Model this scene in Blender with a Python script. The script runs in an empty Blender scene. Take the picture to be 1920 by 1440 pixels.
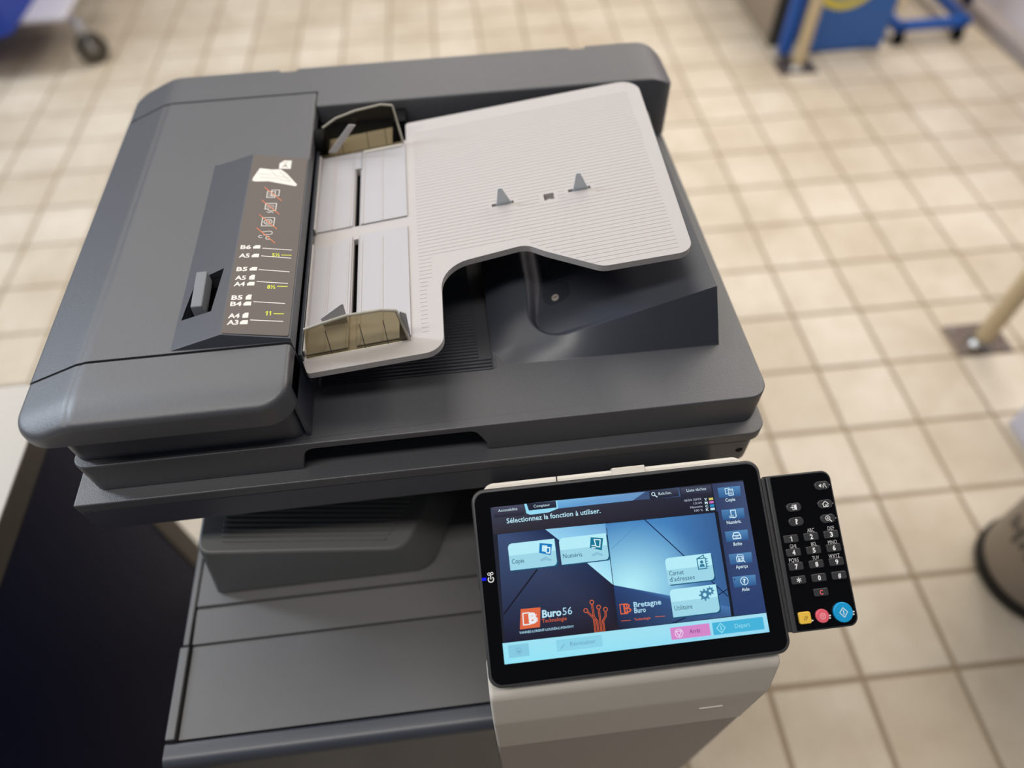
import bpy, bmesh, math, random
from mathutils import Vector, Matrix
random.seed(7)
S = bpy.context.scene
COL = S.collection

# ------------------------------------------------------------------ camera, light, exposure
EXPO = 0.0
S.view_settings.view_transform = 'Standard'
S.view_settings.look = 'None'
S.view_settings.gamma = 1.0
S.view_settings.use_curve_mapping = False
S.view_settings.exposure = EXPO

cam = bpy.data.cameras.new('camera'); camo = bpy.data.objects.new('camera', cam); COL.objects.link(camo)
camo.location = (0, 0, 1.5394)
camo.rotation_euler = [math.radians(a) for a in (36.8646, 1.2355, -6.3942)]
cam.sensor_fit = 'HORIZONTAL'; cam.sensor_width = 36.0
cam.lens = 36.0 * 1305.19 / 1920
cam.clip_start = 0.02
cam.dof.use_dof = True; cam.dof.focus_distance = 0.612; cam.dof.aperture_fstop = 1.9
S.camera = camo

W = bpy.data.worlds.new('world'); S.world = W; W.use_nodes = True
W.node_tree.nodes['Background'].inputs[0].default_value = (0.80, 0.86, 1.0, 1)
W.node_tree.nodes['Background'].inputs[1].default_value = 0.11

def area(name, loc, target, sx, sy, power, col):
    l = bpy.data.lights.new(name, 'AREA'); l.shape = 'RECTANGLE'; l.size = sx; l.size_y = sy
    l.energy = power; l.color = col
    o = bpy.data.objects.new(name, l); COL.objects.link(o); o.location = loc
    o.rotation_euler = (Vector(target) - Vector(loc)).to_track_quat('-Z', 'Y').to_euler()
    return o
WARM = (1.0, 0.92, 0.80); NEUT = (1.0, 0.95, 0.88); COOL = (0.76, 0.87, 1.0)
area('ceiling_lamp', (-1.1, 2.3, 3.0), (-1.1, 2.3, 0), 2.6, 2.6, 50, NEUT)
area('ceiling_lamp', (-0.8, -0.1, 3.0), (-0.8, -0.1, 0), 3.0, 0.3, 34, NEUT)
area('ceiling_lamp', (1.9, 2.2, 3.0), (1.9, 2.2, 0), 0.6, 2.8, 72, WARM)
area('ceiling_lamp', (0.8, 4.6, 3.0), (0.8, 4.6, 0), 2.6, 0.6, 60, WARM)
area('ceiling_lamp', (-3.6, 1.8, 3.0), (-1.0, 1.6, 0), 0.5, 2.2, 110, COOL)

# ------------------------------------------------------------------ helpers
def lin(c):
    c = c / 255.0
    return c / 12.92 if c <= 0.04045 else ((c + 0.055) / 1.055) ** 2.4
def rgb(r, g, b): return (lin(r), lin(g), lin(b), 1.0)

def mat(name, col, rough=0.5, metal=0.0, spec=0.5, grain=0.0, gscale=900, var=0.0, vscale=6, coat=0.0, trans=0.0, ior=1.45):
    m = bpy.data.materials.new(name); m.use_nodes = True
    nt = m.node_tree; b = nt.nodes['Principled BSDF']
    b.inputs['Base Color'].default_value = col
    b.inputs['Roughness'].default_value = rough
    b.inputs['Metallic'].default_value = metal
    b.inputs['Specular IOR Level'].default_value = spec
    b.inputs['Coat Weight'].default_value = coat
    b.inputs['Transmission Weight'].default_value = trans
    b.inputs['IOR'].default_value = ior
    tc = nt.nodes.new('ShaderNodeTexCoord')
    if grain > 0:
        n = nt.nodes.new('ShaderNodeTexNoise'); n.inputs['Scale'].default_value = gscale; n.inputs['Detail'].default_value = 2
        nt.links.new(tc.outputs['Object'], n.inputs['Vector'])
        bp = nt.nodes.new('ShaderNodeBump'); bp.inputs['Strength'].default_value = grain; bp.inputs['Distance'].default_value = 0.0004
        nt.links.new(n.outputs['Fac'], bp.inputs['Height']); nt.links.new(bp.outputs['Normal'], b.inputs['Normal'])
    if var > 0:
        n2 = nt.nodes.new('ShaderNodeTexNoise'); n2.inputs['Scale'].default_value = vscale; n2.inputs['Detail'].default_value = 4
        nt.links.new(tc.outputs['Object'], n2.inputs['Vector'])
        mx = nt.nodes.new('ShaderNodeMix'); mx.data_type = 'RGBA'
        mx.inputs[6].default_value = tuple(c * (1 - var) for c in col[:3]) + (1,)
        mx.inputs[7].default_value = tuple(min(1, c * (1 + var)) for c in col[:3]) + (1,)
        nt.links.new(n2.outputs['Fac'], mx.inputs[0]); nt.links.new(mx.outputs[2], b.inputs['Base Color'])
    return m

M = {}
M['dark'] = mat('dark_plastic', rgb(68, 69, 74), 0.42, spec=1.0, grain=0.5, gscale=1100)
M['dark2'] = mat('dark_plastic_smooth', rgb(60, 63, 72), 0.36, spec=0.8, grain=0.12, gscale=1800)
M['body'] = mat('dark_body_plastic', rgb(84, 83, 84), 0.48, spec=0.9, grain=0.3, gscale=1300, var=0.08, vscale=20)
M['glossdark'] = mat('glossy_dark_plastic', rgb(52, 56, 64), 0.24)
M['black'] = mat('black_plastic', rgb(8, 8, 10), 0.7, spec=0.15)
M['light'] = mat('light_grey_plastic', rgb(176, 171, 170), 0.5, grain=0.15, gscale=1500)
M['light2'] = mat('light_grey_plate', rgb(170, 168, 172), 0.42)
M['tab'] = mat('blue_grey_tab', rgb(190, 196, 202), 0.5)
M['lever'] = mat('mid_grey_lever', rgb(112, 116, 122), 0.45)
M['tray2'] = mat('exit_tray_plastic', rgb(98, 99, 99), 0.45, spec=0.8, grain=0.3, gscale=1300)
M['white'] = mat('warm_white_plastic', rgb(212, 206, 196), 0.5, grain=0.1, gscale=1500)
M['white2'] = mat('warm_white_door', rgb(172, 163, 156), 0.55, grain=0.1, gscale=1500)
M['label'] = mat('brown_grey_label', rgb(92, 84, 80), 0.55, grain=0.1)
M['smoke'] = mat('smoked_plastic', rgb(168, 156, 124), 0.10, trans=1.0, ior=1.35)
M['glass'] = mat('black_panel_glass', rgb(6, 6, 8), 0.07, spec=0.35)
M['bezel'] = mat('panel_bezel', rgb(58, 58, 60), 0.35)
M['key'] = mat('key_rubber', rgb(52, 52, 54), 0.32)
M['yellow'] = mat('yellow_key', rgb(226, 184, 70), 0.4)
M['pink'] = mat('pink_key', rgb(220, 92, 108), 0.4)
M['cyan'] = mat('cyan_key', rgb(20, 150, 205), 0.35)
M['metal'] = mat('steel', rgb(170, 168, 165), 0.3, metal=1.0)
M['roller'] = mat('black_rubber', rgb(12, 12, 12), 0.75, spec=0.15)
M['rim'] = mat('rim_highlight', rgb(205, 200, 186), 0.12, trans=0.5, ior=1.4)  # pale tone paints the highlight along the fence edges
M['desk_top'] = mat('speckled_laminate', rgb(186, 180, 172), 0.6, grain=0.2, gscale=400, var=0.10, vscale=260)
M['desk_edge'] = mat('brown_edge_band', rgb(92, 84, 74), 0.6, var=0.1, vscale=60)
M['navy'] = mat('navy_panel', rgb(10, 16, 52), 0.5, spec=0.2)
M['blue'] = mat('shop_blue', rgb(22, 84, 168), 0.45, var=0.06)
M['blue2'] = mat('board_blue', rgb(48, 96, 166), 0.5, var=0.06)
M['beige_post'] = mat('beige_painted_post', rgb(190, 170, 135), 0.4)
M['post_plate'] = mat('brushed_plate', rgb(120, 108, 100), 0.32, metal=0.7, var=0.3, vscale=30)
M['bin'] = mat('grey_brown_bin', rgb(152, 142, 130), 0.6, var=0.05)
M['binbase'] = mat('black_bin_base', rgb(16, 15, 14), 0.5)
M['wheel'] = mat('grey_wheel', rgb(58, 54, 47), 0.6)
M['hub'] = mat('wheel_hub', rgb(98, 93, 83), 0.5)
M['zinc'] = mat('zinc_frame', rgb(176, 176, 182), 0.35, metal=0.6)
M['lavender'] = mat('pale_plastic', rgb(200, 198, 210), 0.5)
M['basket'] = mat('blue_basket', rgb(12, 52, 150), 0.4)
M['wall'] = mat('painted_wall', rgb(206, 200, 206), 0.7, var=0.03)
M['skirt'] = mat('grey_skirting', rgb(150, 142, 140), 0.6)
M['yellowdisc'] = mat('yellow_print', rgb(222, 204, 60), 0.5)
M['cabinet'] = mat('taupe_cabinet', rgb(150, 134, 116), 0.6, var=0.05)
M['charcoal'] = mat('charcoal_trim', rgb(48, 46, 44), 0.5)
M['grout'] = mat('grout', rgb(146, 130, 108), 0.85, grain=0.2, gscale=500, var=0.12, vscale=8)

def tile_mat():
    m = bpy.data.materials.new('beige_floor_tile'); m.use_nodes = True
    nt = m.node_tree; b = nt.nodes['Principled BSDF']; b.inputs['Roughness'].default_value = 0.42
    g = nt.nodes.new('ShaderNodeNewGeometry')
    mp = nt.nodes.new('ShaderNodeMapping'); mp.inputs['Scale'].default_value = (5, 5, 5)
    mp.inputs['Location'].default_value = (-0.9327 * 5, -0.2949 * 5, 0); mp.inputs['Rotation'].default_value = (0, 0, math.radians(0.7))
    nt.links.new(g.outputs['Position'], mp.inputs['Vector'])
    fl = nt.nodes.new('ShaderNodeVectorMath'); fl.operation = 'FLOOR'; nt.links.new(mp.outputs[0], fl.inputs[0])
    mk = nt.nodes.new('ShaderNodeVectorMath'); mk.operation = 'MULTIPLY'; mk.inputs[1].default_value = (1, 1, 0); nt.links.new(fl.outputs[0], mk.inputs[0])
    wn = nt.nodes.new('ShaderNodeTexWhiteNoise'); nt.links.new(mk.outputs[0], wn.inputs['Vector'])
    n = nt.nodes.new('ShaderNodeTexNoise'); n.inputs['Scale'].default_value = 3.2; n.inputs['Detail'].default_value = 6; n.inputs['Roughness'].default_value = 0.6
    nt.links.new(g.outputs['Position'], n.inputs['Vector'])
    n3 = nt.nodes.new('ShaderNodeTexNoise'); n3.inputs['Scale'].default_value = 14; n3.inputs['Detail'].default_value = 5
    nt.links.new(g.outputs['Position'], n3.inputs['Vector'])
    m1 = nt.nodes.new('ShaderNodeMix'); m1.data_type = 'RGBA'
    m1.inputs[6].default_value = rgb(194, 182, 164); m1.inputs[7].default_value = rgb(206, 196, 181)
    nt.links.new(wn.outputs['Value'], m1.inputs[0])
    rp = nt.nodes.new('ShaderNodeValToRGB'); rp.color_ramp.elements[0].position = 0.38; rp.color_ramp.elements[1].position = 0.62
    rp.color_ramp.elements[0].color = (0.80, 0.76, 0.70, 1); rp.color_ramp.elements[1].color = (1, 1, 1, 1)
    nt.links.new(n.outputs['Fac'], rp.inputs[0])
    m2 = nt.nodes.new('ShaderNodeMix'); m2.data_type = 'RGBA'; m2.blend_type = 'MULTIPLY'; m2.inputs[0].default_value = 0.7
    nt.links.new(m1.outputs[2], m2.inputs[6]); nt.links.new(rp.outputs[0], m2.inputs[7])
    rp2 = nt.nodes.new('ShaderNodeValToRGB'); rp2.color_ramp.elements[0].position = 0.3; rp2.color_ramp.elements[1].position = 0.55
    rp2.color_ramp.elements[0].color = (0.86, 0.83, 0.79, 1); rp2.color_ramp.elements[1].color = (1, 1, 1, 1)
    nt.links.new(n3.outputs['Fac'], rp2.inputs[0])
    m3 = nt.nodes.new('ShaderNodeMix'); m3.data_type = 'RGBA'; m3.blend_type = 'MULTIPLY'; m3.inputs[0].default_value = 0.5
    nt.links.new(m2.outputs[2], m3.inputs[6]); nt.links.new(rp2.outputs[0], m3.inputs[7])
    nt.links.new(m3.outputs[2], b.inputs['Base Color'])
    mr = nt.nodes.new('ShaderNodeMapRange'); mr.inputs[3].default_value = 0.36; mr.inputs[4].default_value = 0.55
    nt.links.new(n.outputs['Fac'], mr.inputs[0]); nt.links.new(mr.outputs[0], b.inputs['Roughness'])
    return m
M['tile'] = tile_mat()

def col_mat(name, emit):
    m = bpy.data.materials.new(name); m.use_nodes = True
    nt = m.node_tree; b = nt.nodes['Principled BSDF']
    a = nt.nodes.new('ShaderNodeAttribute'); a.attribute_name = 'Col'
    if emit:
        b.inputs['Base Color'].default_value = (0.004, 0.004, 0.005, 1); b.inputs['Roughness'].default_value = 0.12
        b.inputs['Specular IOR Level'].default_value = 0.3
        nt.links.new(a.outputs['Color'], b.inputs['Emission Color']); b.inputs['Emission Strength'].default_value = 0.95 * 2 ** (-EXPO)
    else:
        nt.links.new(a.outputs['Color'], b.inputs['Base Color']); b.inputs['Roughness'].default_value = 0.5
    return m
M['lcd'] = col_mat('lit_display', True)
M['ink'] = col_mat('printed_ink', False)

def setp(o, label=None, cat=None, group=None, kind=None):
    if label: o['label'] = label
    if cat: o['category'] = cat
    if group: o['group'] = group
    if kind: o['kind'] = kind
    return o

def link_mesh(name, me, m, parent=None, bevel=0.0, seg=3, smooth=35, bevang=30):
    """vertices are world coordinates; the parent's base offset is subtracted"""
    off = parent_off(parent)
    if off.length > 0:
        me.transform(Matrix.Translation(-off))
    o = bpy.data.objects.new(name, me); COL.objects.link(o)
    if parent is not None: o.parent = parent
    if m is not None: me.materials.append(m)
    if smooth:
        me.polygons.foreach_set('use_smooth', [True] * len(me.polygons))
        me.set_sharp_from_angle(angle=math.radians(smooth))
    if bevel > 0:
        bv = o.modifiers.new('Bevel', 'BEVEL'); bv.width = bevel; bv.segments = seg
        bv.limit_method = 'ANGLE'; bv.angle_limit = math.radians(bevang); bv.harden_normals = True
    return o
def parent_off(p):
    v = Vector((0, 0, 0))
    while p is not None:
        v += Vector(p.location); p = p.parent
    return v
def root(name, loc, label, cat, group=None):
    o = bpy.data.objects.new(name, None); o.empty_display_size = 0.1; COL.objects.link(o); o.location = loc
    return setp(o, label, cat, group)

def bm_me(bm, name='m'):
    bmesh.ops.recalc_face_normals(bm, faces=bm.faces)
    me = bpy.data.meshes.new(name); bm.to_mesh(me); bm.free(); return me
def b_box(bm, x0, x1, y0, y1, z0, z1, F=None):
    P = [(x, y, z) for x in (x0, x1) for y in (y0, y1) for z in (z0, z1)]
    v = [bm.verts.new(F(*p) if F else p) for p in P]
    for f in ((0, 1, 3, 2), (4, 6, 7, 5), (0, 4, 5, 1), (2, 3, 7, 6), (0, 2, 6, 4), (1, 5, 7, 3)): bm.faces.new([v[i] for i in f])
def b_prism(bm, poly, w0, w1, F):
    """poly in (u,v); extruded along w; F(u,v,w)->xyz. w0,w1 numbers or callables of (u,v)"""
    f0 = w0 if callable(w0) else (lambda u, v: w0); f1 = w1 if callable(w1) else (lambda u, v: w1)
    a = [bm.verts.new(F(u, v, f0(u, v))) for u, v in poly]; b = [bm.verts.new(F(u, v, f1(u, v))) for u, v in poly]
    n = len(poly)
    bm.faces.new(a[::-1]); bm.faces.new(b)
    for i in range(n): bm.faces.new((a[i], a[(i + 1) % n], b[(i + 1) % n], b[i]))
def b_cyl(bm, p0, p1, r0, r1=None, n=24):
    p0 = Vector(p0); p1 = Vector(p1); r1 = r0 if r1 is None else r1
    d = (p1 - p0).normalized(); a = d.orthogonal().normalized(); b = d.cross(a)
    A = [bm.verts.new(p0 + (a * math.cos(t) + b * math.sin(t)) * r0) for t in [2 * math.pi * i / n for i in range(n)]]
    B = [bm.verts.new(p1 + (a * math.cos(t) + b * math.sin(t)) * r1) for t in [2 * math.pi * i / n for i in range(n)]]
    bm.faces.new(A[::-1]); bm.faces.new(B)
    for i in range(n): bm.faces.new((A[i], A[(i + 1) % n], B[(i + 1) % n], B[i]))
def b_tube(bm, pts, r, n=12):
    pts = [Vector(p) for p in pts]; rings = []
    for i, p in enumerate(pts):
        d = (pts[min(i + 1, len(pts) - 1)] - pts[max(i - 1, 0)]).normalized()
        a = d.cross(Vector((0.13, 0.2, 0.97))).normalized(); b = d.cross(a)
        rings.append([bm.verts.new(p + (a * math.cos(t) + b * math.sin(t)) * r) for t in [2 * math.pi * k / n for k in range(n)]])
    for i in range(len(rings) - 1):
        for k in range(n): bm.faces.new((rings[i][k], rings[i][(k + 1) % n], rings[i + 1][(k + 1) % n], rings[i + 1][k]))
    bm.faces.new(rings[0][::-1]); bm.faces.new(rings[-1])
def b_lathe(bm, prof, c, axis=(0, 0, 1), n=40):
    ax = Vector(axis).normalized(); a = ax.orthogonal().normalized(); b = ax.cross(a); c = Vector(c); R = []
    for r, h in prof:
        if r < 1e-6: R.append([bm.verts.new(c + ax * h)])
        else: R.append([bm.verts.new(c + ax * h + (a * math.cos(t) + b * math.sin(t)) * r) for t in [2 * math.pi * k / n for k in range(n)]])
    for i in range(len(R) - 1):
        A, B = R[i], R[i + 1]
        for k in range(n):
            k2 = (k + 1) % n
            if len(A) == 1 and len(B) == 1: continue
            if len(A) == 1: bm.faces.new((A[0], B[k], B[k2]))
            elif len(B) == 1: bm.faces.new((A[k], A[k2], B[0]))
            else: bm.faces.new((A[k], A[k2], B[k2], B[k]))
def rpoly(pts, rad, seg=6):
    """round polygon corners; rad number or list"""
    n = len(pts); out = []
    for i in range(n):
        r = rad if not isinstance(rad, (list, tuple)) else rad[i]
        p = Vector(pts[i]); a = Vector(pts[i - 1]) - p; b = Vector(pts[(i + 1) % n]) - p
        if r <= 0: out.append(tuple(p)); continue
        th = a.angle(b); t = r / math.tan(th / 2); t = min(t, a.length * 0.499, b.length * 0.499)
        p0 = p + a.normalized() * t; p1 = p + b.normalized() * t
        if th > math.pi - 1e-3: out.append(tuple(p)); continue
        re = t * math.tan(th / 2); bis = (a.normalized() + b.normalized()).normalized()
        ce = p + bis * (re / math.sin(th / 2)); v0 = p0 - ce; v1 = p1 - ce
        om = math.pi - th
        for k in range(seg + 1):
            s = k / seg
            q = ce + (v0 * math.sin((1 - s) * om) + v1 * math.sin(s * om)) / math.sin(om)
            out.append(tuple(q))
    return out
def rrect(x0, x1, y0, y1, r, seg=6): return rpoly([(x0, y0), (x1, y0), (x1, y1), (x0, y1)], r, seg)
XYZ = lambda u, v, w: (u, v, w)
XZY = lambda u, v, w: (u, w, v)     # poly in x,z extruded along y
YZX = lambda u, v, w: (w, u, v)     # poly in y,z extruded along x

def box(name, x0, x1, y0, y1, z0, z1, m, parent=None, bevel=0.0, seg=3, F=None):
    bm = bmesh.new(); b_box(bm, x0, x1, y0, y1, z0, z1, F)
    return link_mesh(name, bm_me(bm, name), m, parent, bevel, seg)
def prism(name, poly, w0, w1, m, parent=None, bevel=0.0, seg=3, F=XYZ, bevang=30):
    bm = bmesh.new(); b_prism(bm, poly, w0, w1, F)
    return link_mesh(name, bm_me(bm, name), m, parent, bevel, seg, bevang=bevang)

def carve(me, cutters):
    """boolean-subtract a list of closed meshes (given as bmesh builders) and return the new mesh"""
    o = bpy.data.objects.new('tmp', me); COL.objects.link(o); tmp = []
    for fn in cutters:
        bm = bmesh.new(); fn(bm); c = bpy.data.objects.new('tmpc', bm_me(bm)); COL.objects.link(c); tmp.append(c)
        md = o.modifiers.new('b', 'BOOLEAN'); md.operation = 'DIFFERENCE'; md.solver = 'EXACT'; md.object = c
    dg = bpy.context.evaluated_depsgraph_get()
    dg.update()
    out = bpy.data.meshes.new_from_object(o.evaluated_get(dg), depsgraph=dg)
    for c in tmp + [o]:
        d = c.data; bpy.data.objects.remove(c); bpy.data.meshes.remove(d)
    return out

def clus(a, b, r, n, m=6):
    """samples from a to b, dense within r of the ends"""
    out = [a + r * (1 - math.cos(math.pi / 2 * i / m)) for i in range(m)]
    out += [a + r + (b - a - 2 * r) * i / n for i in range(n + 1)]
    out += [b - r * (1 - math.cos(math.pi / 2 * i / m)) for i in range(m - 1, -1, -1)]
    return out
def drop(d, r):
    if r <= 0 or d >= r: return 0.0
    return r - math.sqrt(max(0.0, r * r - (r - d) ** 2))
def b_field(bm, xs, ts, yr, zt, zb):
    nx, ny = len(xs), len(ts); T = []; B = []
    for x in xs:
        y0, y1 = yr(x)
        T.append([bm.verts.new((x, y0 + (y1 - y0) * t, zt(x, y0 + (y1 - y0) * t))) for t in ts])
        B.append([bm.verts.new((x, y0 + (y1 - y0) * t, zb(x, y0 + (y1 - y0) * t))) for t in ts])
    for i in range(nx - 1):
        for j in range(ny - 1):
            bm.faces.new((T[i][j], T[i + 1][j], T[i + 1][j + 1], T[i][j + 1]))
            bm.faces.new((B[i][j], B[i][j + 1], B[i + 1][j + 1], B[i + 1][j]))
    for j in range(ny - 1):
        bm.faces.new((T[0][j], T[0][j + 1], B[0][j + 1], B[0][j])); bm.faces.new((T[-1][j + 1], T[-1][j], B[-1][j], B[-1][j + 1]))
    for i in range(nx - 1):
        bm.faces.new((T[i + 1][0], T[i][0], B[i][0], B[i + 1][0])); bm.faces.new((T[i][-1], T[i + 1][-1], B[i + 1][-1], B[i][-1]))

# ------------------------------------------------------------------ flat print (lettering, symbols, screen graphics)
class Print:
    def __init__(s, F): s.F = F; s.v = []; s.f = []; s.c = []
    def poly(s, pts, col, w=0.0):
        """pts (u,v) in mm; col one colour or one per point"""
        b = len(s.v); s.v += [s.F(u / 1000, v / 1000, w / 1000) for u, v in pts]
        s.f.append(tuple(range(b, b + len(pts))))
        s.c += [rgb(*c) for c in col] if isinstance(col[0], (tuple, list)) else [rgb(*col)] * len(pts)
    def rect(s, x0, x1, y0, y1, col, w=0.0, r=0): s.poly(rrect(x0, x1, y0, y1, r, 4) if r else [(x0, y0), (x1, y0), (x1, y1), (x0, y1)], col, w)
    def disc(s, x, y, r, col, w=0.0, n=24): s.poly([(x + r * math.cos(2 * math.pi * i / n), y + r * math.sin(2 * math.pi * i / n)) for i in range(n)], col, w)
    def ring(s, x, y, r, t, col, w=0.0, n=24, a0=0, a1=360):
        k = [math.radians(a0 + (a1 - a0) * i / n) for i in range(n + 1)]
        for i in range(n):
            a, b = k[i], k[i + 1]; q = r - t
            s.poly([(x + r * math.cos(a), y + r * math.sin(a)), (x + r * math.cos(b), y + r * math.sin(b)), (x + q * math.cos(b), y + q * math.sin(b)), (x + q * math.cos(a), y + q * math.sin(a))], col, w)
    def line(s, pts, t, col, w=0.0):
        for (a, b) in zip(pts[:-1], pts[1:]):
            d = Vector(b) - Vector(a)
            if d.length == 0: continue
            n = Vector((-d.y, d.x)).normalized() * t / 2; e = d.normalized() * t * 0.3
            a2, b2 = Vector(a) - e, Vector(b) + e
            s.poly([tuple(a2 + n), tuple(b2 + n), tuple(b2 - n), tuple(a2 - n)], col, w)
    def frame(s, x0, x1, y0, y1, t, col, w=0.0): s.line([(x0, y0), (x1, y0), (x1, y1), (x0, y1), (x0, y0)], t, col, w)
    def text(s, body, x, y, width, cap, col, w=0.0, bold=0.0, align='L', shear=0.0):
        cu = bpy.data.curves.new('t', 'FONT'); cu.body = body; cu.size = 1.0; cu.offset = bold; cu.resolution_u = 2; cu.shear = shear
        o = bpy.data.objects.new('t', cu); COL.objects.link(o)
        dg = bpy.context.evaluated_depsgraph_get(); dg.update()
        me = bpy.data.meshes.new_from_object(o.evaluated_get(dg), depsgraph=dg)
        if len(me.vertices):
            xs = [v.co.x for v in me.vertices]; x0, x1 = min(xs), max(xs)
            sy = cap / 0.72; sx = (width / (x1 - x0)) if width else sy
            ox = x if align == 'L' else x - (x1 - x0) * sx / 2
            b = len(s.v)
            s.v += [s.F((ox + (v.co.x - x0) * sx) / 1000, (y + v.co.y * sy) / 1000, w / 1000) for v in me.vertices]
            s.f += [tuple(b + i for i in p.vertices) for p in me.polygons]
            s.c += [rgb(*col)] * len(me.vertices)
        bpy.data.objects.remove(o); bpy.data.curves.remove(cu); bpy.data.meshes.remove(me)
    def build(s, name, m, parent):
        off = parent_off(parent); me = bpy.data.meshes.new(name)
        me.from_pydata([tuple(Vector(p) - off) for p in s.v], [], s.f)
        at = me.color_attributes.new('Col', 'FLOAT_COLOR', 'POINT')
        at.data.foreach_set('color', [c for q in s.c for c in q])
        me.materials.append(m); me.validate()
        o = bpy.data.objects.new(name, me); COL.objects.link(o); o.parent = parent
        return o

# ================================================================== SETTING: floor
YAW = math.radians(-0.7); G = Vector((0.93266, 0.29486, 0.0)); P = 0.2
def fl(i, j, z=0.0):
    x, y = i * P, j * P
    return Vector((G.x + x * math.cos(YAW) - y * math.sin(YAW), G.y + x * math.sin(YAW) + y * math.cos(YAW), z))
bm = bmesh.new()
c = [fl(-34, -14, -0.0025), fl(26, -14, -0.0025), fl(26, 40, -0.0025), fl(-34, 40, -0.0025)]
top = [bm.verts.new(p) for p in c]; bot = [bm.verts.new(p + Vector((0, 0, -0.05))) for p in c]
bm.faces.new(top); bm.faces.new(bot[::-1])
for i in range(4): bm.faces.new((top[i], top[(i + 1) % 4], bot[(i + 1) % 4], bot[i]))
floor = link_mesh('floor', bm_me(bm), M['grout'], None, smooth=0)
setp(floor, 'floor of square beige tiles with darker grout joints', None, None, 'structure')
def tile_geo(bm, o, ax, ay, J=0.0052, C=0.0009):
    a = P / 2 - J; b = a - C
    T = [bm.verts.new(o + ax * sx * b + ay * sy * b + Vector((0, 0, 0))) for sx, sy in ((-1, -1), (1, -1), (1, 1), (-1, 1))]
    Mm = [bm.verts.new(o + ax * sx * a + ay * sy * a + Vector((0, 0, -C))) for sx, sy in ((-1, -1), (1, -1), (1, 1), (-1, 1))]
    B = [bm.verts.new(o + ax * sx * a + ay * sy * a + Vector((0, 0, -0.003))) for sx, sy in ((-1, -1), (1, -1), (1, 1), (-1, 1))]
    bm.faces.new(T)
    for i in range(4):
        k = (i + 1) % 4
        bm.faces.new((Mm[i], Mm[k], T[k], T[i])); bm.faces.new((B[i], B[k], Mm[k], Mm[i]))
AX = Vector((math.cos(YAW), math.sin(YAW), 0)); AY = Vector((-math.sin(YAW), math.cos(YAW), 0))
bm = bmesh.new(); tile_geo(bm, Vector((0, 0, 0)), Vector((1, 0, 0)), Vector((0, 1, 0))); tme = bm_me(bm, 'tile'); tme.materials.append(M['tile'])
# tiles seen from the copier: take the nearest of those not covered by the copier or the desk
cand = []; rest = []
for i in range(-34, 26):
    for j in range(-14, 40):
        o = fl(i + 0.5, j + 0.5)
        # ray towards the viewer at (0,0,1.54): is it blocked by the copier's top (z 0.95..1.1) or the desk?
        def at(z): k = z / 1.5394; return o.x * (1 - k), o.y * (1 - k)
        x1, y1 = at(1.0); x2, y2 = at(0.75)
        hid = (-0.36 < x1 < 0.25 and 0.16 < y1 < 0.82) or (-0.34 < x2 < 0.24 and 0.17 < y2 < 0.8) or (x2 < -0.61 and y2 < 0.67)
        d = (o - Vector((0, 0, 1.54))); dep = d.y * 0.60 + 0.80 * 1.54 + d.x * 0.06
        u = (d.x * 0.994 - d.y * 0.11) / dep; v = (d.y * 0.80 - 0.60 * 1.54) / dep
        seen = abs(u) < 0.80 and -0.62 < v < 0.62 and not hid and o.y > 0.1
        (cand if seen else rest).append((d.length, i, j, o))
cand.sort(key=lambda t: t[0])
for k, (d, i, j, o) in enumerate(cand):
    if k < 300:
        t = bpy.data.objects.new('tile', tme); COL.objects.link(t); t.parent = floor
        t.location = o + Vector((0, 0, random.uniform(-0.0002, 0.0002))); t.rotation_euler = (random.uniform(-.0008, .0008), random.uniform(-.0008, .0008), YAW)
    else: rest.append((d, i, j, o))
bm = bmesh.new()
for d, i, j, o in rest: tile_geo(bm, o, AX, AY)
tf = link_mesh('tile_field', bm_me(bm), M['tile'], floor, smooth=0); tf['kind'] = 'stuff'

# right wall with skirting and round blue sign
def WR(u, v, w):   # u along wall (towards the back), v up, w out of the wall (towards -x)
    d = Vector((-0.02, 1.0, 0)).normalized(); n = Vector((-1.0, -0.02, 0)).normalized()
    return Vector((2.42, 1.5, 0)) + d * u + n * w + Vector((0, 0, v))
wall = box('wall_right', -1.5, 6.0, 0, 3.0, -0.1, 0.0, M['wall'], None, F=WR); setp(wall, None, None, None, 'structure')
sk = box('baseboard_right', -1.5, 6.0, 0.0, 0.058, 0.001, 0.07, M['skirt'], None, 0.004, F=WR); setp(sk, None, None, None, 'structure')

# ================================================================== COPIER
R0 = (-0.05, 0.50, 0.0)
cop = root('copier', R0, 'large dark grey office copier with light grey paper tray, lit touch panel and number keypad', 'copier')

# ---- lower machine
def pr(*a, **k): return prism(*a, parent=cop, **k)
prism('main_body', [(0.176, 0.09), (0.176, 0.752), (0.270, 0.752), (0.270, 0.748), (0.272, 0.748), (0.272, 0.755), (0.310, 0.757), (0.311, 0.754), (0.3125, 0.754), (0.3135, 0.759), (0.70, 0.76), (0.74, 0.93), (0.838, 0.93), (0.838, 0.09)], -0.3435, 0.262, M['body'], cop, 0.0, F=YZX)
box('side_rail', -0.356, -0.346, 0.176, 0.270, 0.12, 0.757, M['body'], cop, 0.0015)
box('side_rail', -0.3535, -0.3465, 0.2715, 0.83, 0.12, 0.757, M['body'], cop, 0.0015)
prism('front_cover', rpoly([(0.1745, 0.30), (0.1745, 0.752), (0.150, 0.752), (0.146, 0.30)], [0, 0.003, 0.020, 0], 8), -0.357, -0.0185, M['dark2'], cop, 0.0, F=YZX)
for z0, z1 in ((0.10, 0.195), (0.2, 0.295)):
    dr = box('paper_drawer', -0.357, 0.262, 0.148, 0.176, z0, z1, M['body'], cop, 0.004)
    box('handle', -0.12, 0.02, 0.1465, 0.15, z1 - 0.03, z1 - 0.01, M['black'], dr, 0.002)
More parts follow.
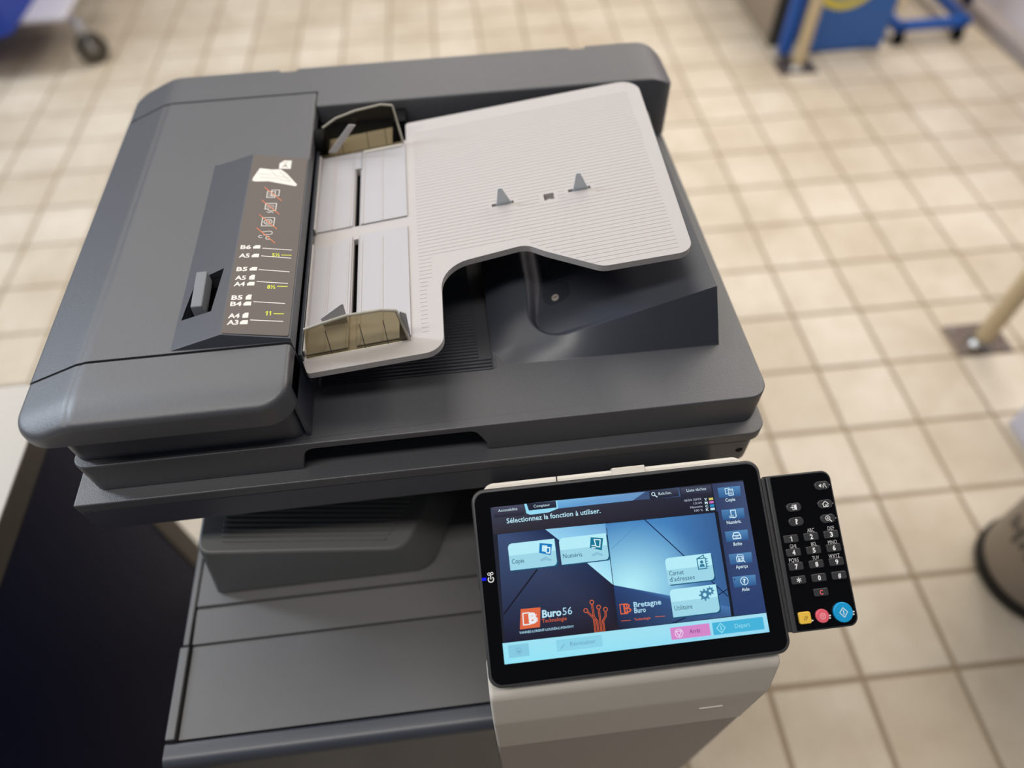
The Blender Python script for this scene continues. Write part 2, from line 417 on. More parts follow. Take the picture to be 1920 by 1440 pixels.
for sx in (-0.32, 0.23):
    for sy in (0.21, 0.79):
        bm = bmesh.new(); b_lathe(bm, [(0, -0.014), (0.028, -0.014), (0.031, -0.008), (0.031, 0.008), (0.028, 0.014), (0, 0.014)], (sx, sy, 0.031), (1, 0, 0), 20)
        b_box(bm, sx - 0.022, sx + 0.022, sy - 0.02, sy + 0.02, 0.062, 0.09)
        link_mesh('caster', bm_me(bm), M['roller'], cop)
# tower carrying the scanner
box('right_tower', 0.03, 0.258, 0.352, 0.83, 0.76, 0.931, M['dark2'], cop, 0.004)

# ---- exit tray below the scanner
def exit_tray():
    b = rpoly([(-0.322, 0.325), (-0.075, 0.325), (-0.031, 0.42), (-0.015, 0.69), (-0.322, 0.69)], [0.004, 0.03, 0.05, 0.01, 0.004], 6)
    t = rpoly([(-0.306, 0.326), (-0.098, 0.3275), (-0.070, 0.39), (-0.060, 0.69), (-0.306, 0.69)], [0.014, 0.028, 0.04, 0.01, 0.004], 6)
    zt = lambda x, y: 0.868 - (x + 0.306) * 0.235
    bm = bmesh.new(); A = [bm.verts.new((x, y, 0.7605)) for x, y in b]; B = [bm.verts.new((x, y, zt(x, y))) for x, y in t]
    n = len(A); bm.faces.new(A[::-1]); bm.faces.new(B)
    for i in range(n): bm.faces.new((A[i], A[(i + 1) % n], B[(i + 1) % n], B[i]))
    o = link_mesh('exit_tray', bm_me(bm), M['tray2'], cop, 0.0035, 4)
    bm = bmesh.new()
    for k in range(34):
        y = 0.3385 + k * 0.0058
        F = lambda u, v, w: (u, v, zt(u, v) + w)
        x1 = -0.118 + min(0.04, (y - 0.338) * 0.6)
        b_box(bm, -0.283, x1, y, y + 0.0027, -0.001, 0.0024, F)
    r = link_mesh('ribbing', bm_me(bm), M['tray2'], o, 0.0006, 2); r['kind'] = 'stuff'
exit_tray()

# ---- scanner unit
bm = bmesh.new()
b_prism(bm, rpoly([(-0.3725, 0.331), (0.262, 0.331), (0.262, 0.835), (-0.3725, 0.835)], [0.0015, 0.014, 0.01, 0.004]), 0.932, 0.9685, XYZ)
scan = link_mesh('scanner_unit', bm_me(bm), M['dark2'], cop, 0.0015, 2)
prism('scanner_rim', rpoly([(-0.3725, 0.3305), (0.268, 0.3305), (0.268, 0.837), (-0.3725, 0.837)], [0.0015, 0.016, 0.012, 0.004]), 0.9685, 0.9815, M['dark'], scan, 0.0022, 3)
bm = bmesh.new(); b_cyl(bm, (0.2475, 0.3325, 0.9520), (0.2475, 0.3304, 0.9520), 0.0042, 0.0036, 20)
link_mesh('corner_dimple', bm_me(bm), M['black'], scan, 0.001, 2)  # flush black disc paints the shade of a concave corner dimple

# ---- lid (document cover) with handle recess and carved output well
ZL = 1.022
bm = bmesh.new(); b_prism(bm, rpoly([(-0.357, 0.344), (0.264, 0.344), (0.264, 0.838), (-0.357, 0.838)], [0.012, 0.018, 0.015, 0.01], 8), 0.9818, ZL, XYZ)
lm = bm_me(bm)
def cut_handle(b):
    poly = rpoly([(-0.1675, 0.90), (-0.166, 0.985), (-0.158, 1.0133), (-0.006, 1.0142), (0.0035, 0.992), (0.006, 0.90)], [0, 0.002, 0.012, 0.010, 0.004, 0], 6)
    b_prism(b, poly, 0.30, 0.372, XZY)
def cut_well(b): b_prism(b, rrect(-0.147, 0.019, 0.4075, 0.745, 0.004), lambda u, v: 1.0165 - 0.02 * max(0, min(1, (v - 0.41) / 0.3)), 1.05, XYZ)
lm = carve(lm, [cut_handle, cut_well])
lid = link_mesh('lid', lm, M['dark'], cop, 0.0022, 3, smooth=30, bevang=40)
# ribs in the output well
bm = bmesh.new()
for k in range(48):
    y = 0.4105 + k * 0.0043
    x1 = 0.016 - max(0, (y - 0.425)) * 0.02 - (0.012 if k > 3 else 0)
    zz = 1.0165 - 0.02 * max(0, min(1, (y - 0.41) / 0.3))
    b_box(bm, -0.146, x1, y, y + 0.0014, zz - 0.0005, zz + 0.0018)
rb = link_mesh('ribbing', bm_me(bm), M['dark2'], lid, 0.0004, 2); rb['kind'] = 'stuff'

# ---- output ramp block on the lid
def ramp():
    xs = sorted(set([round(v, 5) for v in [0.0175 + 0.0825 * i / 110 for i in range(111)] + [0.101 + 0.124 * i / 40 for i in range(41)] + [0.2255 + 0.0105 * i / 30 for i in range(31)] + [0.223, 0.2245]]))
    ys = sorted(set([round(v, 5) for v in [0.4085 + 0.068 * i / 90 for i in range(91)] + [0.4775 + 0.04 * i / 24 for i in range(25)] + [0.4303, 0.4312] + [0.52 + 0.22 * i / 12 for i in range(13)]]))
    def sm(t): t = max(0, min(1, t)); return t * t * (3 - 2 * t)
    def zf(x, y):
        plate = max(1.0240, 1.0295 + (x - 0.081) * 0.352)
        wl = sm((y - 0.430) / 0.08)
        ra = 1.0308 + 0.0105 * wl; zr = 0.5 * (ra + plate + math.sqrt((ra - plate) ** 2 + 0.004 ** 2))
        def dins(x0, y0, R):      # signed distance, >0 inside x>x0, y>y0 with a rounded corner
            px, py = x - x0, y - y0
            if px < R and py < R: return R - math.hypot(R - px, R - py)
            return min(px, py)
        dO = max(0, dins(0.0178, 0.4088, 0.022)); e = dins(0.0550, 0.4303, 0.032)
        c = min(1, max(0, (0.2352 - x) / 0.0085))
        if e <= 0:
            t = dO / (dO - e) if dO - e > 0 else 0
            t = min(t + 0.10 * math.sin(math.pi * t) * min(1, max(0, (0.11 - x) / 0.04)), 1)
        else: t = 1
        zt = zr
        if e > 0.0009:
            q = sm((e - 0.0009) / (0.0045 + 0.020 * wl)); zt = zr * (1 - q) + plate * q
        t = min(t, c)
        return 1.0216 + t * (zt - 1.0216)
    bm = bmesh.new()
    b_field(bm, xs, [(y - ys[0]) / (ys[-1] - ys[0]) for y in ys], lambda x: (ys[0], ys[-1]), zf, lambda x, y: 1.0205)
    o = link_mesh('output_ramp', bm_me(bm), M['dark2'], cop, smooth=28)
    bm = bmesh.new()
    for k in range(13):
        y = 0.501 + k * 0.0052
        F = lambda u, v, w: (u, v, zf(u, v) + w)
        L = 0.020 + k * 0.010
        x0 = 0.0845
        for s in range(4):
            a0 = x0 + L * s / 4; a1 = x0 + L * (s + 1) / 4
            b_box(bm, a0, min(a1, 0.21), y, y + 0.0011, -0.0004, 0.0007, F)
    r = link_mesh('ribbing', bm_me(bm), M['glossdark'], o); r['kind'] = 'stuff'
    F = lambda u, v, w: (u, v, 1.0295 + (u - 0.081) * 0.352 + w)
    bm = bmesh.new(); cx, cy = 0.0865, 0.4815
    b_prism(bm, [(cx + 0.0035 * math.cos(t), cy + 0.0042 * math.sin(t)) for t in [2 * math.pi * i / 20 for i in range(20)]], 0.0, 0.0012, F)
    sc = link_mesh('screw', bm_me(bm), M['white2'], o, 0.0004, 2)
    box('screw_slot', cx - 0.002, cx + 0.002, cy - 0.0004, cy + 0.0004, 0.0011, 0.0015, M['black'], o, F=F)
    pts = rpoly([(0.075, 0.4715), (0.101, 0.4765), (0.102, 0.497), (0.093, 0.504), (0.0825, 0.514), (0.081, 0.54), (0.075, 0.54)], [0.011, 0.01, 0.008, 0.003, 0.004, 0, 0], 6)
    prism('screw_cover_film', pts, 0.0, 0.0004, M['glossdark'], o, F=F)
ramp()

# ---- feeder housing on the left
prism('feeder_base', rpoly([(-0.357, 0.351), (-0.154, 0.351), (-0.157, 0.80), (-0.357, 0.80)], [0.014, 0.012, 0.001, 0.004], 8), ZL, 1.0725, M['dark2'], cop, 0.001, 3)
def hx(x):
    if x < -0.322:
        t = (-0.322 - x) / 0.053; z = 1.1 - 0.0205 * t
    else: z = 1.1
    k = 0.006
    if abs(x + 0.322) < k: z -= 0.0012 * (1 - abs(x + 0.322) / k) ** 2
    return z
XL, XR = -0.3755, -0.1505
def cover(name, y0, y1, rF, cornerF, cornerR, zbot, m, fdrop=0.0, bottom_in=0.0):
    def yr(x):
        a = y0
        if cornerF:
            r = cornerF[0]
            if x < XL + r: a = y0 + r - math.sqrt(max(0, r * r - (XL + r - x) ** 2))
            r = cornerF[1]
            if x > XR - r: a = y0 + r - math.sqrt(max(0, r * r - (x - XR + r) ** 2))
        return a, y1
    def zt(x, y):
        a, b = yr(x)
        z = hx(x)
        if fdrop: z -= fdrop * max(0, min(1, (y0 + 0.034 - y) / 0.034)) ** 2.4
        if cornerF:
            rl, rr = cornerF
            if x < XL + rl and y < y0 + rl: d = rl - math.hypot(XL + rl - x, y0 + rl - y)
            elif x > XR - rr and y < y0 + rr: d = rr - math.hypot(x - XR + rr, y0 + rr - y)
            else: d = min(x - XL, y - y0, XR - x)
            z -= drop(max(0, d), 0.0042)
        else:
            z -= drop(max(0, x - XL), 0.003); z -= drop(max(0, XR - x), 0.003)
        return z
    bm = bmesh.new()
    xs = sorted(set(clus(XL, XR, 0.04, 34, 14) + [-0.322 + k for k in (-0.006, -0.004, -0.002, 0, 0.002, 0.004, 0.006)] + [XR - 0.003, XR - 0.0018, XR - 0.0008, XR - 0.0003]))
    ts = [0, .002, .006, .012, .02, .035, .05, .075, .1] + [0.1 + 0.9 * i / 24 for i in range(1, 25)]
    b_field(bm, xs, ts, yr, zt, lambda x, y: zbot)
    return bm
bm = cover('front_cap', 0.3335, 0.3935, 0.003, (0.034, 0.024), None, 1.0705, None, fdrop=0.0065)
link_mesh('front_cap', bm_me(bm), M['dark'], cop, smooth=40)
# opening cover with carved release pocket
def pocket(b): b_prism(b, [(-0.2465, 0.4315), (-0.2195, 0.4335), (-0.2150, 0.4845), (-0.2405, 0.4775)], 1.0885, 1.13, XYZ)
bm = cover('feeder_cover', 0.3962, 0.7780, 0.0, None, None, 1.072, None)
fcme = carve(bm_me(bm), [pocket])
fc = link_mesh('feeder_cover', fcme, M['dark'], cop, smooth=30)
bm = bmesh.new()
V = [(-0.2505, 0.3975, 1.0985), (-0.1506, 0.3965, 1.0985), (-0.1506, 0.648, 1.0985), (-0.2505, 0.662, 1.0985),
     (-0.2500, 0.3985, 1.1003), (-0.2068, 0.4025, 1.1100), (-0.1508, 0.3972, 1.1030), (-0.1508, 0.6470, 1.1030), (-0.2068, 0.6520, 1.1100), (-0.2490, 0.6500, 1.1003)]
v = [bm.verts.new(p) for p in V]
for f in ((0, 3, 2, 1), (4, 5, 8, 9), (5, 6, 7, 8), (0, 1, 6, 5, 4), (2, 3, 9, 8, 7), (0, 4, 9, 3), (1, 2, 7, 6)): bm.faces.new([v[i] for i in f])
rg = link_mesh('raised_panel', carve(bm_me(bm), [pocket]), M['dark2'], fc, 0.0008, 3, smooth=20, bevang=15)
def LF(u, v, w): return (u, v, 1.103 - (u + 0.148) * 0.11925 + 0.0004 + w)   # right facet of the raised panel
prism('label_panel', rpoly([(-0.1520, 0.3990), (-0.1520, 0.6450), (-0.2055, 0.6500), (-0.2055, 0.4035)], 0.0015, 3), -0.0006, 0.00015, M['label'], fc, F=LF)
bm = bmesh.new(); b_prism(bm, [(0.437, 1.094), (0.480, 1.098), (0.4795, 1.1115), (0.439, 1.1085)], -0.2375, -0.2278, YZX)
link_mesh('release_lever', bm_me(bm), M['lever'], fc, 0.0012, 3)
box('pocket_floor', -0.2465, -0.215, 0.431, 0.485, 1.0878, 1.0888, M['black'], fc)
# label print
WH = (214, 211, 205); YE = (208, 214, 60); OR = (222, 118, 62)
L = Print(lambda u, v, w: LF(u, v, w + 0.0002))
for s, y in (('B6', 506), ('A5', 494.6), ('B5', 477), ('A5', 466.0), ('A4', 458.2), ('B5', 441.7), ('B4', 434.2), ('A4', 420.3), ('A3', 412.8)):
    L.text(s, -202.5, y, 9.2, 5.2, WH, 0, bold=0.03)
def land(x, y): L.poly([(x, y), (x + 6.2, y), (x + 6.2, y + 4.6), (x + 2.0, y + 4.6), (x, y + 2.6)], WH)
def port(x, y): L.poly([(x, y), (x + 4.6, y), (x + 4.6, y + 6.0), (x + 2.0, y + 6.0), (x, y + 4.0)], WH)
for x, y in ((-191.5, 506.4), (-191.5, 494.8), (-191.4, 477.4), (-191.6, 458.6), (-191.8, 434.6), (-192.2, 413)): land(x, y)
for x, y in ((-190.6, 466), (-190.8, 441.6), (-191, 420.2)): port(x, y)
for (a, b) in (((-183.1, 506.9), (-157.3, 504.2)), ((-183.1, 496.6), (-157.2, 493.4)), ((-183.6, 478.7), (-157.3, 475.6)), ((-183.6, 463.5), (-157.4, 460.8)), ((-183.8, 439), (-157.9, 436.3)), ((-184, 417.7), (-157.8, 415.4))):
    L.line([a, b], 0.85, WH)
for (a, b) in (((-165.6, 497.6), (-157.1, 497.2)), ((-165.8, 457.4), (-157.4, 457)), ((-165.8, 424.4), (-157.9, 424.1))): L.line([a, b], 0.85, YE)
L.text('5½', -174.0, 495.9, 6.8, 4.4, YE, bold=0.02); L.text('8½', -174.4, 454.6, 7.0, 4.6, YE, bold=0.02); [(L.line([(x, 422.8), (x, 427.4)], 0.8, YE), L.line([(x - 1.3, 426.3), (x, 427.3)], 0.6, YE)) for x in (-171.4, -168.6)]
L.poly([(-203, 607), (-202.4, 612), (-197.6, 627.5), (-186, 625.5), (-177, 626), (-170.5, 619), (-159.2, 601), (-160.5, 598.5), (-173, 602), (-187, 606), (-200, 605.5)], WH)
GY = (150, 148, 142)
for q in ([(-196, 612), (-180, 611), (-167, 606)], [(-186, 623), (-181, 615), (-168, 612)], [(-199, 618), (-186, 617)], [(-178, 622), (-166, 606)]): L.line(q, 0.5, GY, 0.05)
L.poly([(-179, 627), (-179, 636), (-175, 641), (-167.4, 641), (-167.4, 627)], WH)
L.text('A', -173.2, 629, 5.2, 6.4, (96, 92, 88), 0.05, align='C'); L.line([(-176.5, 637.5), (-170, 637.5)], 0.5, (96, 92, 88), 0.05)
for k, (x, y) in enumerate(((-181, 585.8), (-181.4, 565.4), (-181.8, 544.0), (-182, 524.5))):
    if k == 0:
        L.frame(x - 5.5, x + 2.0, y - 5.5, y + 4.2, 0.7, WH); L.frame(x - 1.5, x + 5.6, y - 2.5, y + 6.5, 0.7, WH)
        for t in (-3.5, -1.2, 1.2): L.line([(x - 4.2, y + t), (x + 0.6, y + t)], 0.45, WH)
    if k == 1:
        L.line([(x - 5, y - 3), (x - 5, y + 6), (x + 5, y + 6), (x + 5, y - 5), (x - 1, y - 5), (x - 2.5, y - 2.5), (x - 5, y - 3)], 0.7, WH)
        for t in (3.2, 1.0, -1.2): L.line([(x - 3.4, y + t), (x + 3.4, y + t)], 0.45, WH)
        L.line([(x - 3, y - 6.5), (x - 1, y - 8), (x + 1, y - 6.5), (x + 3, y - 8)], 0.6, WH)
    if k == 2:
        L.frame(x - 5.5, x + 5.5, y - 6, y + 6, 0.7, WH)
        for t in range(6):
            a, b = math.radians(60 * t), math.radians(60 * t + 60)
            L.line([(x + 3.9 * math.cos(a), y + 3.9 * math.sin(a)), (x + 3.9 * math.cos(b), y + 3.9 * math.sin(b))], 0.6, WH)
        L.frame(x - 1.5, x + 1.5, y - 1.5, y + 1.5, 0.5, WH)
    if k == 3:
        L.ring(x + 3.2, y + 3.6, 2.6, 0.6, WH, n=14, a0=-90, a1=90); L.line([(x + 3.2, y + 6.1), (x - 4, y + 5)], 0.6, WH); L.line([(x + 3.2, y + 1.2), (x - 2, y + 0.6)], 0.6, WH)
        L.ring(x + 2.4, y - 3.4, 2.4, 0.6, WH, n=14, a0=60, a1=330); L.ring(x - 4.5, y - 1.6, 2.0, 0.6, WH, n=14, a0=60, a1=330)
    L.line([(x - 9, y + 10.5), (x + 9, y - 10.5)], 0.7, OR, 0.1)
L.build('label_lettering', M['ink'], fc)

# ---- rear housing (L-shaped hump along the back)
def rear():
    x0, x1 = -0.3755, 0.2665
    xs = sorted(set([x0 + 0.03 * (1 - math.cos(math.pi / 2 * i / 10)) for i in range(10)] + [-0.345 + 0.19 * i / 30 for i in range(31)] + [-0.1495, -0.1494, -0.1487, -0.1475]
                    + [-0.14 + 0.36 * i / 40 for i in range(41)] + [x1 - 0.03 * (1 - math.cos(math.pi / 2 * i / 14)) for i in range(14)] + [-0.200, -0.1975, -0.1785, -0.176, 0.153, 0.1555, 0.1745, 0.177]))
    def yr(x):
        a = 0.7808 if x < -0.14945 else 0.7500
        b = 0.8385
        if x < x0 + 0.024: b -= 0.024 - math.sqrt(max(0, 0.024 ** 2 - (x0 + 0.024 - x) ** 2))
        if x > x1 - 0.020:
            q = 0.020 - math.sqrt(max(0, 0.020 ** 2 - (x - x1 + 0.020) ** 2)); b -= q; a += q * 0.6
        if -0.1976 < x < -0.1784 or 0.1554 < x < 0.1746: b -= 0.005
        return a, b
    def zt(x, y):
        a, b = yr(x); z = hx(x)
        z -= drop(max(0, min(x - x0, b - y)), 0.004)
        if x > x1 - 0.034: z -= 0.013 * ((x - x1 + 0.034) / 0.034) ** 2.2
        if x > -0.1494: z -= drop(max(0, y - a), 0.0025)
        return z
    bm = bmesh.new()
    ts = [0, .01, .02, .03] + [0.05 + 0.87 * i / 10 for i in range(11)] + [.935, .95, .965, .98, .992, 1]
    b_field(bm, xs, ts, yr, zt, lambda x, y: 1.072 if x < -0.14945 else ZL)
    return link_mesh('rear_housing', bm_me(bm), M['dark'], cop, smooth=40)
rear()

# ---- document tray (tilted light grey plate)
TP = lambda x: 1.0925 + 0.125 * x
TF = lambda u, v, w: (u, v, TP(u) + w)
out = [(-0.1500, 0.402), (-0.143, 0.3805), (-0.0245, 0.3795), (-0.0225, 0.4800), (0.0580, 0.4880), (0.0750, 0.4740), (0.1214, 0.4420), (0.2010, 0.4405), (0.2110, 0.7205), (-0.0510, 0.7225), (-0.0510, 0.690), (-0.1500, 0.688)]
outr = rpoly(out, [0.004, 0.004, 0.016, 0.030, 0.02, 0.03, 0.02, 0.013, 0.022, 0.004, 0.002, 0.002], 8)
bm = bmesh.new(); b_prism(bm, outr, -0.0070, 0.0, TF)
def slot(x0, x1, y0, y1): return lambda b: b_box(b, x0, x1, y0, y1, -0.02, 0.02, TF)
dtm = carve(bm_me(bm), [slot(-0.1062, -0.1012, 0.560, 0.6525), slot(-0.1062, -0.1015, 0.441, 0.5405), slot(0.0322, 0.0540, 0.5500, 0.5540), slot(0.1078, 0.1298, 0.5500, 0.5540), slot(0.0835, 0.0935, 0.5445, 0.5540)])
dt = link_mesh('document_tray', dtm, M['light'], cop, 0.0032, 4, smooth=25, bevang=50)
box('tray_underlay', -0.112, -0.095, 0.43, 0.66, -0.012, -0.0105, M['black'], dt, F=TF)
# ribs on the tray
def inside(x, y, poly):
    c = False; n = len(poly)
    for i in range(n):
        a, b = poly[i], poly[i - 1]
        if (a[1] > y) != (b[1] > y) and x < (b[0] - a[0]) * (y - a[1]) / (b[1] - a[1]) + a[0]: c = not c
    return c
bm = bmesh.new()
for k in range(62):
    y = 0.4035 + k * 0.0050
    if y > 0.700: break
    x0 = -0.043; x1 = x0
    while x1 < 0.205 and inside(x1 + 0.014, y, outr) and inside(x1, y - 0.008, outr): x1 += 0.002
    x1 = min(x1, 0.196)
    if y < 0.4965: x1 = min(x1, -0.031)
    if x1 - x0 < 0.004: continue
    segs = [(x0, x1)]
    if 0.541 < y < 0.557:
        segs = [(x0, 0.029), (0.0575, 0.079), (0.0975, 0.104), (0.134, x1)]
    for a, b in segs: b_box(bm, a, b, y, y + 0.0016, -0.001, 0.00022, TF)
for k in range(14):
    y = 0.4485 + k * 0.005
    a = 0.112 - (y - 0.449) * 1.25; a = max(a, 0.062)
    if y < 0.4965: b_box(bm, a, 0.19, y, y + 0.0016, -0.001, 0.00022, TF)
rb = link_mesh('ribbing', bm_me(bm), M['light'], dt); rb['kind'] = 'stuff'
# stopper tabs
for x in (0.0430, 0.1188):
    bm = bmesh.new(); b_prism(bm, rpoly([(x - 0.0066, TP(x) - 0.004), (x + 0.0106, TP(x) - 0.003), (x - 0.0004, TP(x) + 0.0190), (x - 0.0042, TP(x) + 0.0190)], [0, 0, 0.0015, 0.0015], 4), 0.5512, 0.5526, XZY)
    link_mesh('stopper_tab', bm_me(bm), M['tab'], dt, 0.0003, 2)
box('sensor_window', 0.0830, 0.0940, 0.5440, 0.5545, -0.0078, -0.0062, M['light2'], dt, F=TF)
for x0, x1 in ((0.031, 0.055), (0.1066, 0.131)): box('slot_floor', x0, x1, 0.5490, 0.5550, -0.0082, -0.0068, M['black'], dt, F=TF)
box('sensor_flag', 0.0870, 0.0900, 0.5465, 0.5495, -0.006, -0.0035, M['white'], dt, F=TF)
# paper guides: plates + smoked fences
def guide(ya, yb, yb2, front):
    g = prism('paper_guide', rpoly([(-0.1495, ya), (-0.1075, ya), (-0.1075, yb), (-0.1330, yb2), (-0.1495, yb2)], 0.0006, 2), 0.0002, 0.0016, M['light2'], cop, 0.0006, 2, F=TF)
    box('guide_plate', -0.1000, -0.0520, ya, yb, 0.0002, 0.0016, M['light2'], g, 0.0006, 2, F=TF)
    for x in (-0.1290, -0.1105, -0.0975, -0.0775):
        box('guide_rib', x - 0.0006, x + 0.0006, ya + 0.001, min(yb, yb2) - 0.001, 0.0014, 0.0021, M['light'], g, F=TF)
    return g
gr = guide(0.5600, 0.6850, 0.6850, False)
gf = guide(0.4010, 0.5450, 0.5370, True)
box('slot_rail', -0.1075, -0.1005, 0.6525, 0.684, 0.0002, 0.0016, M['light2'], gr, F=TF)
# rear fence
def fence(parent, y0, ylean, arch, sign):
    pts = [(-0.1440, 0.0), (-0.0540, 0.0), (-0.0600, arch[3])] + [(-0.060 - 0.012 * t, arch[3] + (arch[2] - arch[3]) * t) for t in (0.3, 0.7, 1)] + [(-0.100, arch[1]), (-0.122, arch[1] - 0.0035), (-0.138, arch[0])]
    def F(u, v, w): return (u, y0 + ylean * v / 0.04 + w, TP(u) + v + 0.0018)
    o = prism('smoked_fence', pts, -0.0011, 0.0011, M['smoke'], parent, 0.0007, 2, F=F)
    for x in (-0.121, -0.092, -0.072):
        box('fence_rib', x - 0.0003, x + 0.0003, 0.001, 0.028, 0.0012 * sign, 0.0018 * sign, M['glossdark'], parent, F=F)
    # rim along the arch
    bm = bmesh.new(); b_tube(bm, [F(u, v, 0) for u, v in pts[2:]] , 0.0013, 8)
    link_mesh('fence_rim', bm_me(bm), M['rim'], parent)
    bm = bmesh.new(); b_tube(bm, [F(pts[1][0], 0.0, 0), F(pts[2][0], pts[2][1], 0)], 0.0013, 8)
    link_mesh('fence_rim', bm_me(bm), M['rim'], parent)
fence(gf, 0.3965, 0.004, (0.032, 0.0385, 0.0375, 0.034), -1)
fence(gr, 0.6835, 0.014, (0.030, 0.040, 0.041, 0.038), 1)
bm = bmesh.new(); b_prism(bm, [(-0.1300, 0.0005), (-0.1085, 0.0005), (-0.1080, 0.0245), (-0.1100, 0.0245), (-0.1310, 0.0115)], 0.4300, 0.4312, lambda u, v, w: (u, w, TP(u) + v))
link_mesh('wedge_tab', bm_me(bm), M['light2'], gf, 0.0003, 2)
bm = bmesh.new(); b_prism(bm, [(-0.0625, 0.001), (-0.0525, 0.001), (-0.0525, 0.03), (-0.0575, 0.034)], 0.400, 0.4012, lambda u, v, w: (u, w, TP(u) + v))
link_mesh('end_bracket', bm_me(bm), M['light2'], gf, 0.0003, 2)
bm = bmesh.new(); b_prism(bm, [(-0.136, 0.010), (-0.1275, 0.008), (-0.1005, 0.036), (-0.1075, 0.038)], 0.6795, 0.6807, lambda u, v, w: (u, w, TP(u) + v))
link_mesh('fence_strut', bm_me(bm), M['light'], gr, 0.0003, 2)
box('base_lip', -0.098, -0.055, 0.6780, 0.6815, 0.0016, 0.0032, M['white'], gr, 0.0006, 2, F=TF)  # white colour paints the highlight reflected by this lip
# black feed mouth, roller and side rail next to the covers
box('mouth_plate', -0.1440, -0.0660, 0.6862, 0.7180, 0.0005, 0.0015, M['light'], cop, F=TF)
box('feed_mouth', -0.157, -0.066, 0.7185, 0.7498, ZL, 1.079, M['black'], cop, 0.001)
bm = bmesh.new(); b_cyl(bm, (-0.150, 0.702, 1.084), (-0.1375, 0.702, 1.084), 0.0145, n=28)
link_mesh('feed_roller', bm_me(bm), M['roller'], cop, 0.001, 2)
box('rear_stop_block', -0.066, -0.050, 0.7235, 0.7495, 1.06, 1.0895, M['black'], cop, 0.001)
box('feed_wall', -0.1545, -0.1505, 0.353, 0.778, ZL, 1.0885, M['dark2'], cop, 0.0005)
box('feed_rail', -0.1500, -0.1465, 0.395, 0.70, 1.045, 1.083, M['glossdark'], cop, 0.0008)
box('light_rail', -0.1462, -0.1445, 0.558, 0.680, 1.060, 1.082, M['light'], cop, 0.0004)
box('light_rail', -0.1462, -0.1445, 0.400, 0.536, 1.060, 1.082, M['light'], cop, 0.0004)
# support under the right end of the tray
prism('tray_support', rpoly([(0.195, 0.60), (0.2360, 0.60), (0.2290, 0.7170), (0.195, 0.722)], [0.002, 0.003, 0.010, 0.002]), ZL, lambda u, v: 1.034 + (v - 0.60) * 0.42, M['dark'], cop, 0.0015)

# ---- control panel
ti = math.radians(25.3); PO = Vector((-0.0003, 0.1602, 0.9428)); PV = Vector((0, math.cos(ti), math.sin(ti))); PN = Vector((0, -math.sin(ti), math.cos(ti)))
def PF(u, v, w): return tuple(PO + Vector((1, 0, 0)) * u + PV * v + PN * w)
mm = 0.001
cp = prism('control_panel', rrect(-15.2 * mm, 239.4 * mm, -18.6 * mm, 143.8 * mm, 11 * mm, 8), -0.0115, -0.0004, M['bezel'], cop, 0.0022, 4, F=PF)
prism('front_glass', rrect(-12.6 * mm, 236.6 * mm, -15.8 * mm, 141.0 * mm, 9 * mm, 8), -0.0006, 0.0000, M['glass'], cp, 0.0003, 2, F=PF)
prism('rear_housing', rrect(-5 * mm, 231 * mm, 10 * mm, 149.0 * mm, 10 * mm, 8), -0.030, -0.0120, M['white'], cp, 0.003, 3, F=PF)
box('rear_clip', 111.5 * mm, 141 * mm, 143 * mm, 150.6 * mm, -0.020, -0.0105, M['white'], cp, 0.0008, 2, F=PF)
box('seam_gap', 61.2 * mm, 62.0 * mm, 144 * mm, 149.2 * mm, -0.020, -0.0115, M['black'], cp, F=PF)
box('side_button', -16.2 * mm, -15.0 * mm, 60 * mm, 78 * mm, -0.009, -0.003, M['bezel'], cp, 0.0005, 2, F=PF)
# white arm and front under the panel
arm = prism('panel_pedestal', rpoly([(0.1300, 0.757), (0.1300, 0.868), (0.1400, 0.9155), (0.1530, 0.9235), (0.172, 0.930), (0.180, 0.757)], [0, 0.05, 0.012, 0.004, 0.004, 0], 10), -0.0165, 0.2340, M['white'], cop, 0.0035, 4, F=YZX)
prism('panel_arm', [(0.170, 0.757), (0.168, 0.926), (0.298, 0.986), (0.327, 0.930), (0.327, 0.757)], 0.004, 0.226, M['white'], cop, 0.003, 3, F=YZX)
box('pedestal_front', -0.0165, 0.2340, 0.1310, 0.3250, 0.300, 0.7555, M['white2'], cop, 0.003, 3)
box('indicator_slot', 0.176, 0.1985, 0.1288, 0.1302, 0.829, 0.8305, M['white'], arm, 0.0003, 2)
D = Print(lambda u, v, w: (u, 0.1296 - w, v))
for k in range(3): D.rect(211 + k * 2.4, 212.2 + k * 2.4, 830 + (k % 2) * 1.5, 832 + (k % 2) * 1.5, (235, 232, 225))
D.build('small_mark', M['ink'], arm)

